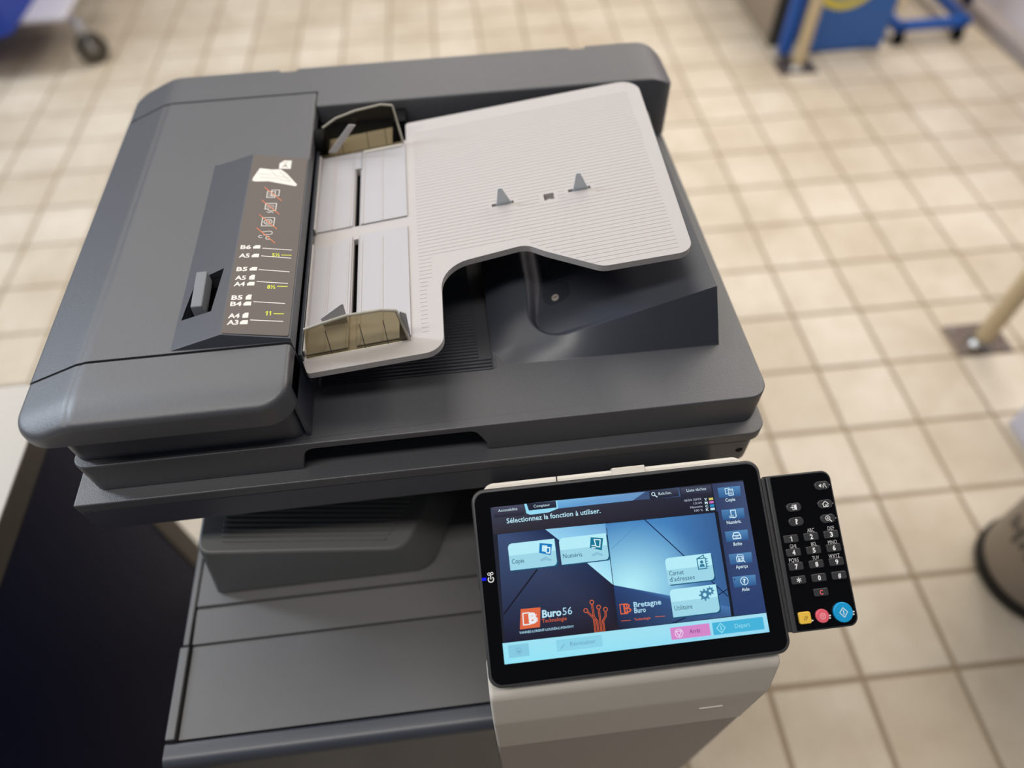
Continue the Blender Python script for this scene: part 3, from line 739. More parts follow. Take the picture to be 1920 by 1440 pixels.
# ---- display graphics
def sp(name, fn, base):
    p = Print(lambda u, v, w: PF(u, v, w + base)); fn(p); return p.build(name, M['lcd'], cp)
B0 = 0.00010
def g_bg(p):
    p.poly([(-0.6, 0), (222.8, 0), (222.8, 127.4), (0.6, 127.6)], (30, 34, 46))
    # header strip
    p.poly([(1, 105), (194, 103), (194, 127), (1, 127.6)], [(46, 42, 52), (26, 24, 40), (40, 44, 62), (60, 66, 88)], 0.02)
    p.poly([(58.5, 120.6), (138.8, 120.3), (138.8, 126.6), (58.5, 127.5)], [(96, 160, 216), (104, 150, 200), (110, 150, 196), (120, 184, 230)], 0.04)
    p.poly([(124, 120.4), (166, 119), (166, 127), (136, 126.6)], (60, 82, 120), 0.05)
    p.poly([(30, 127.6), (58.6, 127.5), (58.6, 120.6), (50, 118.2), (34, 118.0), (31, 119.5)], (150, 222, 248), 0.06)
    p.poly([(32, 127.6), (57.4, 127.4), (57.4, 121.6), (33.4, 121.6)], [(34, 38, 58), (52, 56, 76), (30, 34, 52), (22, 26, 44)], 0.08)
    p.poly([(3, 118.8), (29, 118.4), (29, 127.4), (3, 127.8)], [(36, 36, 50), (36, 36, 50), (70, 72, 96), (74, 76, 98)], 0.06)
    p.poly([(139, 119.8), (164.5, 119.6), (164.5, 126.4), (139, 126.6)], [(24, 28, 42), (30, 34, 52), (66, 70, 92), (40, 44, 62)], 0.08)
    p.poly([(167, 119.4), (194, 118.8), (194, 125.9), (167, 126.4)], [(34, 38, 56), (40, 42, 60), (66, 70, 92), (70, 74, 96)], 0.08)
def g_pic(p):
    x0, x1, y0, y1 = 3.4, 193.2, 16.2, 104.6
    p.poly([(1.2, 16.2), (97, 16.2), (97, 52.4), (77.2, 73), (45.5, 104.4), (4.4, 104.6)], [(26, 26, 48), (34, 26, 36), (30, 30, 50), (34, 50, 86), (30, 44, 82), (60, 80, 120)], 0.0)
    # bright panel
    p.poly([(45.5, 104.4), (98, 103.6), (97.2, 52.4), (77.2, 73), (54.8, 95.5)], [(150, 208, 240), (110, 170, 220), (178, 240, 255), (176, 232, 255), (150, 214, 246)], 0.02)
    n = 14
    def col(u, v):
        d = math.hypot((u - 112) / 74, (v - 50) / 56); t = min(1, d)
        a = (184, 244, 255); b = (66, 128, 190); c2 = (52, 82, 130)
        k = t ** 1.2; c = [a[i] * (1 - k) + b[i] * k for i in range(3)]
        e = max(0, min(1, (u - 150) / 45)) * 0.7; return tuple(c[i] * (1 - e) + c2[i] * e for i in range(3))
    for i in range(n):
        for j in range(n):
            def q(a, b):
                u = 97 + (x1 - 97) * a / n
                yb = 52.4 - (u - 97) * 0.30; yt = y1 - 1.2 - (u - 97) * 0.012
                return (u, yb + (yt - yb) * b / n)
            Q = [q(i, j), q(i + 1, j), q(i + 1, j + 1), q(i, j + 1)]
            p.poly(Q, [col(*s) for s in Q], 0.02)
    p.poly([(97, 16.2), (192.6, 16.2), (193, 23.6), (144, 38.3), (97, 52.4)], [(28, 32, 54), (60, 98, 150), (74, 120, 176), (70, 118, 176), (40, 66, 116)], 0.02)
    p.line([(98, 100), (96.6, 17)], 0.6, (20, 34, 60), 0.04)
    p.line([(131.4, 103.5), (192.5, 32.5)], 0.9, (20, 40, 84), 0.04)
    p.line([(130, 103.2), (100, 82)], 0.3, (70, 130, 180), 0.04)
    p.line([(34.5, 71.9), (3, 39.5)], 1.2, (22, 20, 34), 0.04)
    p.line([(154, 19.4), (143, 16.4)], 0.9, (20, 36, 70), 0.04); p.line([(183, 33.5), (193, 38)], 0.8, (20, 36, 70), 0.04)
    p.poly([(193.2, 16.2), (195.4, 16.2), (196.2, 103), (193.4, 103)], (20, 24, 36), 0.05)
def g_side(p):
    p.poly([(195.4, 16.2), (222.8, 15.6), (222.8, 126.2), (195, 126.8)], [(40, 62, 110), (40, 62, 112), (66, 80, 116), (52, 64, 98)], 0.04)
sp('display_header', g_bg, B0); sp('display_picture', g_pic, B0 + 0.0001); sp('display_sidebar', g_side, B0 + 0.0001)
CW = (176, 232, 248)
def g_bar(p):
    p.poly([(-0.8, 0), (222.7, 0), (222.7, 15.4), (-0.8, 16.6)], [(150, 232, 250), (150, 220, 246), (166, 226, 246), (160, 230, 248)], 0)
    p.rect(3.4, 20.5, 4.4, 14.4, (136, 206, 230), 0.03); p.ring(12, 9.4, 2.4, 0.5, (116, 178, 204), 0.05); p.rect(11, 13, 8, 9.6, (116, 178, 204), 0.05)
    p.rect(43.5, 81.8, 4.8, 14.0, (142, 214, 236), 0.03); p.text('Réinitialiser', 54.9, 8.0, 21.4, 3.6, (104, 164, 192), 0.05); p.line([(47, 7), (50, 10)], 0.7, (116, 178, 204), 0.05)
sp('display_bar', g_bar, B0 + 0.00025)
def g_stop(p):
    p.rect(139.6, 173, 3.1, 12.8, (216, 138, 206), 0, 0.6)
    p.ring(146.5, 7.8, 3.6, 0.6, (240, 220, 246), 0.03); p.line([(144.2, 9.4), (148.8, 9.4), (146.5, 5.4), (144.2, 9.4)], 0.7, (240, 220, 246), 0.03)
    p.text('Arrêt', 155.6, 6.4, 9.2, 3.6, (92, 56, 104), 0.03)
def g_start(p):
    p.rect(175.4, 219, 2.8, 12.7, (70, 182, 222), 0, 0.6)
    p.line([(182.4, 11.6), (186, 7.8), (182.4, 4.0), (178.8, 7.8), (182.4, 11.6)], 0.7, (150, 228, 246), 0.03); p.line([(182.4, 9.4), (182.4, 6.2)], 0.8, (150, 228, 246), 0.03)
    p.text('Départ', 194.2, 6.3, 13, 3.6, (150, 224, 242), 0.03)
sp('stop_tile', g_stop, B0 + 0.00035); sp('start_tile', g_start, B0 + 0.00035)
def tile(p, x0, x1, y0, y1):
    p.rect(x0 + 0.5, x1 + 0.9, y0 - 0.9, y1 - 0.6, (22, 84, 120), 0, 2.2)
    n = [(x0, y0), (x1 - 3, y0), (x1 - 1, y0 + 0.8), (x1, y0 + 3), (x1, y1), (x0 + 3, y1), (x0 + 0.8, y1 - 1), (x0, y1 - 3)]
    p.poly(n, (184, 240, 252), 0.03); ym = y0 + (y1 - y0) * 0.55
    p.poly([(x0, y0), (x1 - 3, y0), (x1 - 1, y0 + 0.8), (x1, y0 + 3), (x1, ym), (x0, ym)], (160, 218, 236), 0.04)
def g1(p):
    tile(p, 12.1, 52.2, 73.7, 95.8)
    p.poly([(39.3, 93.5), (49.8, 91.6), (47.6, 82.6), (37.9, 85.5)], (14, 122, 192), 0.06)
    p.poly([(41.2, 91.6), (45.6, 90.8), (44.6, 85.4), (40.4, 86.6)], (200, 240, 250), 0.08); p.line([(43.2, 89.4), (47.6, 88.8), (46.8, 84.4), (44, 85)], 0.9, (230, 250, 255), 0.09)
    p.poly([(38, 80), (43, 82), (48, 79), (47, 77.6), (43, 79), (39, 78)], (140, 196, 220), 0.06)
    p.text('Copie', 14, 79.0, 10.6, 4.0, (36, 84, 110), 0.06)
def g2(p):
    tile(p, 55.9, 96.7, 73.6, 95.5)
    p.poly([(83.3, 93.5), (93.9, 91.6), (91.4, 81.7), (81.5, 84.8)], (14, 118, 150), 0.06)
    p.line([(86, 91.4), (91.2, 90.6), (90, 84.6), (87, 85.4), (86, 91.4)], 0.9, (214, 244, 252), 0.08); p.line([(83.4, 86.6), (87, 86.2)], 0.8, (214, 244, 252), 0.08); p.line([(83.2, 84.8), (86, 84.4)], 0.8, (214, 244, 252), 0.08)
    p.poly([(82, 79), (87, 81), (92, 78.5), (91, 77), (87, 78.5), (83, 77.4)], (140, 196, 220), 0.06)
    p.text('Numéris.', 57.8, 78.6, 17.2, 4.0, (36, 84, 110), 0.06)
def g3(p):
    tile(p, 143.9, 183.9, 47.1, 69.1)
    K = (50, 124, 156)
    p.frame(171.4, 178.6, 57, 65.6, 0.9, K, 0.06); p.line([(171.2, 65.6), (177.4, 68.2), (177.6, 65.8)], 0.8, K, 0.06)
    p.disc(175, 62.6, 1.4, K, 0.06); p.poly([(172.6, 58.6), (177.4, 58.6), (176.6, 60.8), (173.4, 60.8)], K, 0.06)
    for t in (58.5, 60.6, 62.7, 64.8): p.line([(179, t), (180.2, t)], 0.7, K, 0.06)
    p.text('Carnet', 145.8, 54.5, 12.6, 3.9, (36, 84, 110), 0.06); p.text("d'adresses", 145.6, 49.4, 21.4, 3.9, (36, 84, 110), 0.06)
def g4(p):
    tile(p, 143.8, 184.0, 20.7, 43.2)
    K = (70, 130, 166)
    for cx, cy, r in ((173.2, 35.8, 3.6), (178.2, 38.4, 2.7)):
        p.ring(cx, cy, r, r * 0.58, K, 0.06)
        for k in range(8):
            a = math.radians(45 * k); p.line([(cx + r * 0.9 * math.cos(a), cy + r * 0.9 * math.sin(a)), (cx + r * 1.25 * math.cos(a), cy + r * 1.25 * math.sin(a))], r * 0.36, K, 0.06)
    p.text('Utilitaire', 145.9, 26.0, 15.2, 4.0, (36, 84, 110), 0.06)
for f in (g1, g2, g3, g4): sp('menu_tile', f, B0 + 0.0003)
LW = (214, 240, 250)
def sb(k):
    y = (114.1, 95.0, 76.5, 57.5, 38.7)[k]
    def f(p):
        p.poly([(199.3, y), (218.6, y), (219.1, y + 8.6), (199.2, y + 8.8)], [(46, 92, 146), (46, 92, 146), (84, 138, 188), (76, 128, 178)], 0)
        cx, cy = 208.8, y + 4.4
        if k == 0:
            p.frame(cx - 3.2, cx + 0.4, cy - 1.6, cy + 3.2, 0.6, LW, 0.03); p.rect(cx - 0.6, cx + 3.4, cy - 3, cy + 2, (60, 108, 160), 0.035); p.frame(cx - 0.6, cx + 3.4, cy - 3, cy + 2, 0.6, LW, 0.04)
            for t in (-1.6, -0.4, 0.8): p.line([(cx + 0.2, cy + t), (cx + 2.6, cy + t)], 0.4, LW, 0.04)
        elif k == 1:
            p.line([(cx - 1.6, cy - 1), (cx - 1.6, cy + 3.2), (cx + 2.6, cy + 3.2), (cx + 2.6, cy - 2.4), (cx + 1, cy - 3.2), (cx - 0.8, cy - 3)], 0.7, LW, 0.03)
            for t in (-1.6, -2.8): p.line([(cx - 3.4, cy + t), (cx + 0.4, cy + t)], 0.5, LW, 0.03)
        elif k == 2:
            p.line([(cx - 3.4, cy - 2.4), (cx + 3.4, cy - 2.4), (cx + 3.4, cy), (cx + 2, cy + 2.6), (cx - 2, cy + 2.6), (cx - 3.4, cy), (cx - 3.4, cy - 2.4)], 0.8, LW, 0.03); p.line([(cx - 3.2, cy + 0.2), (cx + 3.2, cy + 0.2)], 0.8, LW, 0.03); p.line([(cx - 1.2, cy - 1.1), (cx + 1.2, cy - 1.1)], 0.6, LW, 0.03)
        elif k == 3:
            p.line([(cx - 2, cy + 1.6), (cx - 2.4, cy + 3.2), (cx + 2.6, cy + 2.6), (cx + 2.8, cy - 0.4)], 0.5, LW, 0.03); p.frame(cx - 3.4, cx + 1.6, cy - 2.6, cy + 1.4, 0.6, LW, 0.03)
            p.disc(cx - 1.4, cy - 0.4, 0.8, LW, 0.03); p.rect(cx - 2.4, cx - 0.4, cy - 2.2, cy - 1.2, LW, 0.03); p.ring(cx + 1.4, cy - 1.2, 1.5, 0.5, LW, 0.04); p.line([(cx + 2.4, cy - 2.2), (cx + 3.4, cy - 3.4)], 0.7, LW, 0.04)
        else:
            p.ring(cx, cy, 3.5, 0.6, LW, 0.03); p.text('?', cx, cy - 1.9, 2.4, 3.9, LW, 0.03, bold=0.03, align='C'); p.disc(200.8, y + 6.6, 0.6, (20, 40, 80), 0.03)
        t = ('Copie', 'Numéris.', 'Boîte', 'Aperçu', 'Aide')[k]; w = (8.6, 12.8, 7.4, 10.2, 6.8)[k]
        p.text(t, 208.6, y - 3.7, w, 2.9, LW, 0.03, bold=0.012, align='C')
    return f
for k in range(5): sp('menu_button', sb(k), B0 + 0.00025)
def g_text(p):
    p.text('Sélectionnez la fonction à utiliser.', 13.3, 112.9, 81.4, 4.3, (190, 234, 250), 0, bold=0.012)
def g_tabs(p):
    p.text('Accessibilité', 7.1, 123.2, 16.6, 2.4, LW, 0); p.text('Compteur', 37.8, 123.6, 14.2, 2.4, LW, 0)
    p.ring(142.4, 123.8, 1.7, 0.55, LW, 0); p.line([(143.7, 122.5), (145.4, 120.9)], 0.8, LW, 0)
    p.text('Rch.fon.', 147, 122.3, 11.4, 2.5, LW, 0); p.text('Liste tâches', 171.9, 122.4, 17.2, 2.5, LW, 0)
def g_status(p):
    p.text('18/04 /2025', 168.2, 114.3, 15.2, 1.9, (190, 200, 220), 0); p.text('13:44', 176.2, 111.1, 7.2, 1.9, (190, 200, 220), 0)
    p.text('Mémoire', 172.8, 108.0, 10.8, 1.9, (190, 200, 220), 0); p.text('100 %', 175.9, 104.9, 7.4, 1.9, (190, 200, 220), 0)
    for s, y, c in (('Y', 113.2, (216, 206, 110)), ('M', 110.4, (206, 112, 196)), ('C', 107.5, (40, 146, 210)), ('K', 104.6, (190, 226, 236))):
        p.text(s, 186.0, y, 2.5, 2.1, (214, 244, 252), 0, bold=0.03); p.rect(190, 193.8, y, y + 2.0, c, 0)
def g_logo(p):
    O = (224, 104, 66); WW = (176, 222, 244)
    p.poly([(14.8, 25.8), (31.6, 25.8), (33.8, 41.4), (17.2, 41.8)], O, 0)
    p.line([(18.2, 29.0), (24, 29.0), (24, 38.2), (18.6, 38.2), (18.2, 29.0)], 0.9, (236, 240, 244), 0.03)
    for a, b in ((0, 0), (1.2, -0.6), (2.0, 0.8)): p.text('B', 23.0 + a * 0.5, 29.6 + b, 5.8, 8.2, (236, 240, 244), 0.03)
    p.text('56', 25.4, 30.4, 5.2, 6.4, (236, 240, 244), 0.04)
    p.text('Buro', 34.3, 33.0, 16.4, 6.0, (190, 232, 250), 0, bold=0.03, shear=0.08); p.text('56', 51.6, 33.0, 8.2, 6.2, (176, 222, 246), 0, bold=0.0, shear=0.08)
    p.text('Technologie', 33.9, 28.8, 20.6, 3.2, O, 0)
    p.text('VANNES-LORIENT-LOUDÉAC-PONTIVY', 14.0, 22.3, 45.8, 1.9, WW, 0, bold=0.015)
    for cx, cy in ((77.2, 40.6), (82.4, 36.0), (71.3, 34.5), (87.9, 33.6)): p.ring(cx, cy, 1.9, 0.6, O, 0)
    for t, c in ((1.5, O), (0.6, (50, 30, 40))):
        p.line([(77.2, 38.8), (77.4, 28.6), (79.6, 25.4), (79.6, 16.8)], t, c, 0.02 if c == O else 0.04)
        p.line([(82.3, 34.2), (82.2, 16.8)], t, c, 0.02 if c == O else 0.04)
        p.line([(72.6, 33.2), (77.2, 28.0), (77.2, 16.8)], t, c, 0.01 if c == O else 0.035)
        p.line([(87.6, 31.9), (87.4, 28.4), (84.6, 24.6), (84.6, 16.8)], t, c, 0.01 if c == O else 0.035)
    p.frame(100.4, 106.0, 28.4, 36.0, 0.8, O, 0); p.text('B', 103.2, 28.8, 6.4, 7.8, O, 0.02)
    p.text('Bretagne', 112.0, 32.4, 23.4, 4.4, WW, 0, bold=0.02); p.text('Buro', 111.8, 27.8, 9.8, 4.2, WW, 0, bold=0.02)
    p.text('Technologie', 110.8, 21.8, 13.8, 2.0, O, 0, bold=0.01); p.line([(99.8, 22.9), (107.8, 22.6)], 0.45, O, 0); p.line([(128.8, 22.9), (137, 22.6)], 0.45, O, 0)
sp('display_heading', g_text, B0 + 0.0004); sp('display_lettering', g_tabs, B0 + 0.0004); sp('status_lettering', g_status, B0 + 0.0004); sp('display_logo', g_logo, B0 + 0.0003)
def g_led(p): p.rect(-12.6, -8.8, 68.0, 70.4, (10, 20, 250), 0, 0.8)
sp('power_light', g_led, B0)
Q = Print(lambda u, v, w: PF(u, v, w + B0))
Q.ring(-5.0, 68.4, 2.7, 0.9, (220, 220, 222), 0, a0=130, a1=410); Q.line([(-5.0, 71.6), (-5.0, 68.6)], 0.8, (220, 220, 222), 0); Q.ring(-6.3, 72.9, 1.3, 0.6, (220, 220, 222), 0); Q.ring(-3.8, 73.1, 1.3, 0.6, (220, 220, 222), 0)
Q.build('power_symbol', M['ink'], cp)

# ---- keypad
kd = prism('keypad', rpoly([(242.6 * mm, -3.6 * mm), (300.6 * mm, -3.6 * mm), (300.9 * mm, 128.0 * mm), (243.6 * mm, 128.2 * mm)], [0.001, 0.008, 0.008, 0.001], 8), -0.0115, -0.0006, M['bezel'], cop, 0.0015, 3, F=PF)
prism('keypad_face', rpoly([(246.4 * mm, -2.2 * mm), (299.2 * mm, -2.2 * mm), (299.5 * mm, 126.6 * mm), (247.0 * mm, 126.8 * mm)], [0.001, 0.007, 0.007, 0.001], 8), -0.0008, -0.0001, M['glass'], kd, 0.0002, 2, F=PF)
box('keypad_hinge', 239.6 * mm, 243.2 * mm, -3.0 * mm, 127 * mm, -0.0105, -0.0022, M['bezel'], kd, 0.001, 2, F=PF)
KW = (226, 226, 228)
def key(x, y, hw, hh, r, m, sym=None, lab=None, h=0.0016):
    k = prism('key', rrect((x - hw) * mm, (x + hw) * mm, (y - hh) * mm, (y + hh) * mm, r * mm, 8), -0.0004, h, m, kd, 0.0006, 3, F=PF)
    return k
KP = Print(lambda u, v, w: PF(u, v, w + 0.0001))
kx = {0: 255.1, 1: 272.9, 2: 290.6}
rows = [(73.1, '123'), (61.7, '456'), (50.0, '789'), (38.7, '*0#')]
T = 1.62
for y, s in rows:
    for i, ch in enumerate(s):
        key(kx[i], y, 6.3, 3.3, 1.3, M['key'])
        if ch == '*':
            for a in (90, 30, 150): KP.line([(kx[i] - 2 * math.cos(math.radians(a)), y - 2 * math.sin(math.radians(a))), (kx[i] + 2 * math.cos(math.radians(a)), y + 2 * math.sin(math.radians(a)))], 0.7, KW, T)
        elif ch == '1':
            KP.line([(kx[i] + 0.3, y - 1.9), (kx[i] + 0.3, y + 1.9)], 0.75, KW, T); KP.line([(kx[i] - 0.9, y + 0.9), (kx[i] + 0.2, y + 1.8)], 0.6, KW, T)
        else: KP.text(ch, kx[i], y - 2.0, 2.6, 4.0, KW, T, bold=0.035, align='C')
for s, x, y, w in (('ABC', 273.9, 78.4, 6.2), ('DEF', 291.9, 78.2, 5.8), ('GHI', 255.9, 66.8, 5.6), ('JKL', 274.2, 66.7, 5.4), ('MNO', 290.8, 66.5, 7.8), ('PQRS', 254.5, 55.3, 8.4), ('TUV', 273.6, 55.2, 6.0), ('WXYZ', 290.0, 54.9, 9.6)):
    KP.text(s, x, y - 1.6, w, 3.4, (196, 196, 198), 0.12, align='C')
key(272.3, 26.8, 6.2, 3.2, 1.3, M['key']); KP.text('C', 272.3, 24.9, 3.0, 3.8, (222, 96, 104), T, bold=0.03, align='C')
for x, y in ((291.0, 115.0), (290.6, 99.0), (290.6, 86.5), (262.7, 99.2), (262.4, 86.9)): key(x, y, 6.5, 3.7, 3.5, M['key'])
x, y = 290.6, 99.0
KP.line([(x - 2.8, y), (x, y + 2.4), (x + 2.8, y)], 0.6, KW, T); KP.line([(x - 2, y), (x - 2, y - 2.2), (x + 2, y - 2.2), (x + 2, y)], 0.6, KW, T); KP.rect(x - 0.2, x + 0.8, y - 2.2, y - 0.4, KW, T)
x, y = 290.2, 86.9
KP.ring(x, y, 2.2, 0.5, KW, T); KP.line([(x + 1.5, y - 1.5), (x + 3, y - 3)], 0.8, KW, T); KP.line([(x - 1, y), (x + 1, y)], 0.5, KW, T); KP.line([(x, y - 1), (x, y + 1)], 0.5, KW, T)
x, y = 262.7, 99.2
KP.poly([(x - 0.2, y - 1.8), (x + 2.2, y - 2.4), (x + 2.2, y + 2.4), (x - 0.2, y + 1.8)], KW, T); KP.frame(x - 1.6, x + 0.2, y - 2, y + 2, 0.4, KW, T); KP.line([(x - 3, y), (x - 0.4, y)], 0.7, KW, T)
KP.text('?', 262.4, 85.0, 2.6, 4.2, KW, T, bold=0.04, align='C')
x, y = 291.0, 115.0
KP.poly([(x - 3, y - 0.8), (x - 2.2, y - 0.8), (x - 1.2, y - 1.7), (x - 1.2, y + 1.7), (x - 2.2, y + 0.8), (x - 3, y + 0.8)], KW, T); KP.ring(x - 1.4, y, 1.6, 0.35, KW, T, n=8, a0=-45, a1=45)
KP.ring(x + 1.9, y + 0.8, 1.0, 0.4, KW, T, n=12); KP.line([(x + 0.3, y - 1.9), (x + 1.2, y - 0.4)], 0.5, KW, T); KP.line([(x + 3.4, y - 1.9), (x + 2.6, y - 0.4)], 0.5, KW, T)
ky = key(254.3, 7.9, 5.1, 4.8, 1.6, M['yellow'], h=0.0022); ky['label'] = 'yellow rounded square key'
kp_ = key(269.4, 7.7, 5.6, 5.6, 5.5, M['pink'], h=0.0022); kp_['label'] = 'pink round key'
kb = key(287.4, 8.7, 8.2, 8.2, 8.1, M['cyan'], h=0.0026); kb['label'] = 'large blue round start key'
T2 = 2.25
KP.line([(253.0, 6.2), (254.8, 9.2)], 0.5, (140, 104, 40), T2); KP.line([(254.6, 6.2), (256.4, 9.2)], 0.5, (140, 104, 40), T2)
KP.ring(269.4, 7.7, 2.6, 0.5, (250, 176, 182), T2); KP.line([(268.0, 8.6), (270.8, 8.6), (269.4, 6.2), (268.0, 8.6)], 0.5, (250, 176, 182), T2)
KP.line([(287.4, 12.6), (290.8, 8.7), (287.4, 4.8), (284.0, 8.7), (287.4, 12.6)], 0.8, (190, 226, 240), 2.68); KP.line([(287.4, 10.4), (287.4, 7.0)], 0.9, (190, 226, 240), 2.68)
for x, y in ((297.0, 8.0), (296.6, 5.9), (276.3, 7.2), (275.9, 5.2), (260.7, 4.9)): KP.rect(x - 0.9, x + 0.9, y - 0.6, y + 0.6, (240, 240, 240), 0.12, 0.4)
for x, y in ((298.6, 99.0), (298.6, 86.2), (298.8, 115)): KP.disc(x - 0.6, y, 0.35, KW, 0.12)
KP.build('keypad_lettering', M['ink'], kd)

# ================================================================== DESK on the left
dk = root('desk', (-1.1, 0.2, 0), 'navy sided desk with speckled light grey top and brown edging left of the copier', 'desk')
box('desk_top', -1.60, -0.6155, -0.55, 0.6785, 0.7125, 0.750, M['desk_top'], dk, 0.001)
box('edge_band', -0.6155, -0.614, -0.55, 0.680, 0.7115, 0.7495, M['desk_edge'], dk, 0.0004)
box('edge_band', -1.60, -0.614, 0.6785, 0.680, 0.7115, 0.7495, M['desk_edge'], dk, 0.0004)
box('side_panel', -0.640, -0.617, -0.52, 0.632, 0.0, 0.7125, M['navy'], dk, 0.001)
box('corner_post', -0.645, -0.6145, 0.632, 0.679, 0.0, 0.7125, M['desk_edge'], dk, 0.001)
box('side_panel', -1.59, -1.565, -0.52, 0.66, 0.0, 0.7125, M['navy'], dk, 0.001)
box('back_panel', -1.565, -0.645, 0.640, 0.660, 0.10, 0.7125, M['navy'], dk, 0.001)

# ================================================================== BACKGROUND THINGS
# waste bin
bn = root('waste_bin', (1.205, 0.470, 0), 'grey-brown round waste bin with black base ring at the right edge', 'bin')
bm = bmesh.new(); b_lathe(bm, [(0, 0.001), (0.122, 0.001), (0.128, 0.008), (0.130, 0.03), (0.126, 0.036), (0, 0.036)], (1.205, 0.470, 0)); link_mesh('base_ring', bm_me(bm), M['binbase'], bn)
bm = bmesh.new(); b_lathe(bm, [(0, 0.036), (0.121, 0.036), (0.123, 0.05), (0.140, 0.60), (0.142, 0.62), (0.136, 0.62), (0.118, 0.05), (0, 0.05)], (1.205, 0.470, 0)); link_mesh('bin_body', bm_me(bm), M['bin'], bn)
bm = bmesh.new(); b_lathe(bm, [(0.138, 0.605), (0.146, 0.61), (0.146, 0.63), (0.138, 0.635)], (1.205, 0.470, 0)); link_mesh('bin_rim', bm_me(bm), M['binbase'], bn)
PB = Print(lambda u, v, w: (1.205 + (0.1235 + (v - 0.05) * 0.031 + 0.0012) * math.cos(math.radians(u * 1000)), 0.470 + (0.1235 + (v - 0.05) * 0.031 + 0.0012) * math.sin(math.radians(u * 1000)), v))
for a, z0, z1 in ((150, 160, 200), (158, 170, 190), (166, 150, 210), (176, 165, 185), (186, 160, 205)):
    PB.poly([(a, z0), (a + 5, z0), (a + 5, z1), (a, z1)], (70, 64, 58))
PB.build('faded_marking', M['ink'], bn)
box('body_seam', 1.1200, 1.1240, 0.372, 0.378, 0.06, 0.5, M['binbase'], bn)

# stanchions
def stanchion(x, y, label):
    r = root('barrier_post', (x, y, 0), label, 'barrier post', 'beige barrier posts')
    box('base_plate', x - 0.075, x + 0.08, y - 0.03, y + 0.08, 0.0, 0.006, M['post_plate'], r, 0.002)
    bm = bmesh.new(); b_lathe(bm, [(0, 0.006), (0.035, 0.006), (0.035, 0.012), (0.026, 0.022), (0.026, 0.03)], (x, y + 0.01, 0), n=28); link_mesh('collar', bm_me(bm), M['metal'], r)
    bm = bmesh.new(); b_lathe(bm, [(0, 0.02), (0.024, 0.02), (0.024, 0.93), (0.02, 0.945), (0, 0.95)], (x, y + 0.01, 0), n=28); link_mesh('post', bm_me(bm), M['beige_post'], r)
    for dx, dy in ((-0.058, -0.015), (0.062, -0.015), (-0.058, 0.065), (0.062, 0.065)):
        bm = bmesh.new(); b_cyl(bm, (x + dx, y + dy, 0.005), (x + dx, y + dy, 0.010), 0.006, n=10); link_mesh('bolt', bm_me(bm), M['metal'], r)
    return r
stanchion(1.425, 1.115, 'nearer beige barrier post on a metal base plate, right of the copier')
stanchion(1.435, 2.60, 'farther beige barrier post standing in front of the blue board')
# white/blue floor carton at right edge
wb = root('carton', (1.50, 0.80, 0), 'white carton with blue print on the floor behind the waste bin', 'box')
box('carton_body', 1.365, 1.62, 0.740, 0.862, 0.0, 0.09, M['lavender'], wb, 0.003)
PC = Print(lambda u, v, w: (u, v, 0.0902)); PC.rect(1395, 1600, 760, 845, (110, 124, 170)); PC.build('blue_print', M['ink'], wb)

# counter group top right
cb = root('cabinet', (1.50, 3.2, 0), 'taupe cabinet with charcoal front edge behind the blue board', 'cabinet')
box('cabinet_body', 1.385, 1.75, 2.83, 3.75, 0.0, 1.0, M['cabinet'], cb, 0.004)
box('front_trim', 1.383, 1.44, 2.80, 2.83, 0.0, 1.0, M['charcoal'], cb, 0.004)
nb = root('blue_panel', (1.415, 2.71, 0), 'narrow upright bright blue panel left of the farther barrier post', 'panel')
box('board', 1.392, 1.438, 2.69, 2.735, 0.02, 1.0, M['blue'], nb, 0.003)
box('foot', 1.388, 1.442, 2.6855, 2.738, 0.0, 0.02, M['metal'], nb, 0.002)
bb = root('display_board', (1.68, 2.74, 0), 'wide blue display board with a yellow disc beside the farther barrier post', 'board')
box('board', 1.515, 1.835, 2.715, 2.755, 0.01, 0.95, M['blue2'], bb, 0.003)
for x in (1.54, 1.81): box('foot', x - 0.015, x + 0.015, 2.70, 2.77, 0.0, 0.01, M['metal'], bb, 0.002)
bm = bmesh.new(); b_cyl(bm, (1.605, 2.7145, 0.327), (1.605, 2.7125, 0.327), 0.147, n=40); yd = link_mesh('yellow_disc', bm_me(bm), M['yellowdisc'], bb)
PY = Print(lambda u, v, w: (u, 2.7122, v))
PY.ring(1605, 327, 118, 14, (40, 90, 160)); PY.rect(1540, 1670, 310, 344, (40, 90, 160)); PY.build('disc_marking', M['ink'], bb)

tr = root('trolley', (2.05, 2.85, 0), 'low blue trolley on black castors next to the right wall', 'trolley')
bm = bmesh.new(); b_box(bm, 1.90, 2.20, 2.735, 2.77, 0.052, 0.088); b_box(bm, 1.89, 2.22, 3.22, 3.25, 0.052, 0.088)
b_box(bm, 1.885, 1.92, 2.735, 3.25, 0.052, 0.088); b_box(bm, 2.18, 2.215, 2.735, 3.25, 0.052, 0.088); link_mesh('frame', bm_me(bm), M['blue'], tr, 0.004, 2)
for x, y in ((1.915, 2.745), (2.175, 2.745), (1.915, 3.22), (2.18, 3.22)):
    bm = bmesh.new(); b_lathe(bm, [(0, -0.012), (0.023, -0.012), (0.026, -0.007), (0.026, 0.007), (0.023, 0.012), (0, 0.012)], (x, y - 0.01, 0.026), (1, 0.3, 0), 22); b_box(bm, x - 0.018, x + 0.018, y - 0.018, y + 0.018, 0.046, 0.054)
    link_mesh('castor', bm_me(bm), M['roller'], tr)
bm = bmesh.new(); b_tube(bm, [(1.905, 2.80, 0.12), (1.93, 2.83, 0.16), (2.0, 2.87, 0.2), (2.08, 2.9, 0.3), (2.10, 2.92, 0.6), (2.10, 2.92, 0.9)], 0.014); link_mesh('handle_tube', bm_me(bm), M['beige_post'], tr)
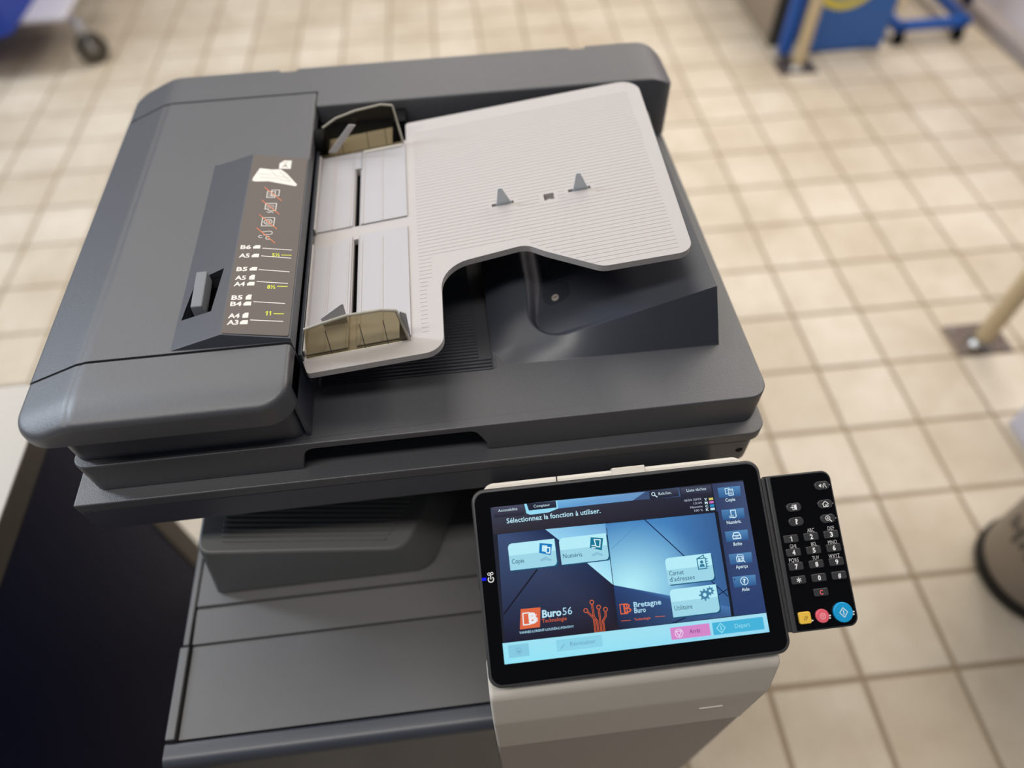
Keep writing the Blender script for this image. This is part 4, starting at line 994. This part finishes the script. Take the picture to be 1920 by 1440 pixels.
bm = bmesh.new(); b_tube(bm, [(2.20, 2.79, 0.12), (2.17, 2.86, 0.3), (2.12, 2.95, 0.7)], 0.02); link_mesh('brace', bm_me(bm), M['navy'], tr)

# round blue sign on the right wall
sg = bmesh.new(); b_cyl(sg, WR(0.86, 0.50, 0.0), WR(0.86, 0.50, 0.006), 0.42, n=48)
so = link_mesh('wall_sign', bm_me(sg), M['blue2'], None); setp(so, 'big round blue sign fixed on the pale right wall', 'sign')

# shopping cart top left
sc = root('shopping_cart', (-1.85, 3.5, 0), 'shopping cart with blue basket and grey castor in the far left corner', 'shopping cart')
def castor(x, y):
    bm = bmesh.new(); b_lathe(bm, [(0.03, -0.015), (0.058, -0.015), (0.064, -0.009), (0.064, 0.009), (0.058, 0.015), (0.03, 0.015)], (x, y, 0.064), (0.5, -0.86, 0.0), 28); w = link_mesh('castor_wheel', bm_me(bm), M['wheel'], sc)
    bm = bmesh.new(); b_lathe(bm, [(0, -0.017), (0.028, -0.017), (0.031, -0.013), (0.031, 0.013), (0.028, 0.017), (0, 0.017)], (x, y, 0.064), (0.5, -0.86, 0.0), 20); link_mesh('hub', bm_me(bm), M['hub'], w)
    bm = bmesh.new()
    for s in (-1, 1):
        ox, oy = 0.5 * 0.022 * s, -0.86 * 0.022 * s
        b_tube(bm, [(x + ox, y + oy, 0.064), (x + ox - 0.012, y + oy + 0.015, 0.135)], 0.006, 8)
    b_cyl(bm, (x - 0.012, y + 0.015, 0.130), (x - 0.012, y + 0.015, 0.165), 0.022, n=16); link_mesh('castor_fork', bm_me(bm), M['zinc'], w)
for x, y in ((-1.485, 3.11), (-2.05, 3.20), (-1.60, 3.86), (-2.05, 3.86)): castor(x, y)
bm = bmesh.new(); b_tube(bm, [(-1.497, 3.125, 0.165), (-1.60, 3.20, 0.175), (-2.06, 3.215, 0.165)], 0.013); b_tube(bm, [(-1.587, 3.215, 0.17), (-1.61, 3.875, 0.17)], 0.013); b_tube(bm, [(-2.06, 3.215, 0.17), (-2.06, 3.875, 0.17)], 0.013); b_tube(bm, [(-1.61, 3.875, 0.17), (-2.06, 3.875, 0.17)], 0.013)
for k in range(7): b_tube(bm, [(-2.06 + 0.065 * (k + 0.5), 3.22, 0.175), (-2.06 + 0.065 * (k + 0.5), 3.87, 0.175)], 0.004, 6)
for x, y in ((-1.76, 3.30), (-2.05, 3.30), (-1.76, 3.80), (-2.05, 3.80)): b_tube(bm, [(x, y, 0.17), (x, y, 0.21)], 0.011)
link_mesh('frame', bm_me(bm), M['zinc'], sc)
box('bumper', -1.95, -1.53, 3.10, 3.50, 0.18, 0.205, M['lavender'], sc, 0.01)
bm = bmesh.new(); b_prism(bm, rrect(-2.34, -1.690, 2.95, 3.95, 0.05), 0.206, 0.60, XYZ)
me = carve(bm_me(bm), [lambda b: b_prism(b, rrect(-2.32, -1.710, 2.97, 3.93, 0.04), 0.218, 0.9, XYZ)])
bk = link_mesh('basket', me, M['basket'], sc, 0.003, 2)
bm = bmesh.new(); b_tube(bm, [(-2.34, 2.95, 0.60), (-1.69, 2.95, 0.60), (-1.69, 3.96, 0.60), (-2.34, 3.96, 0.60), (-2.34, 2.95, 0.60)], 0.012); link_mesh('basket_rim', bm_me(bm), M['basket'], bk)
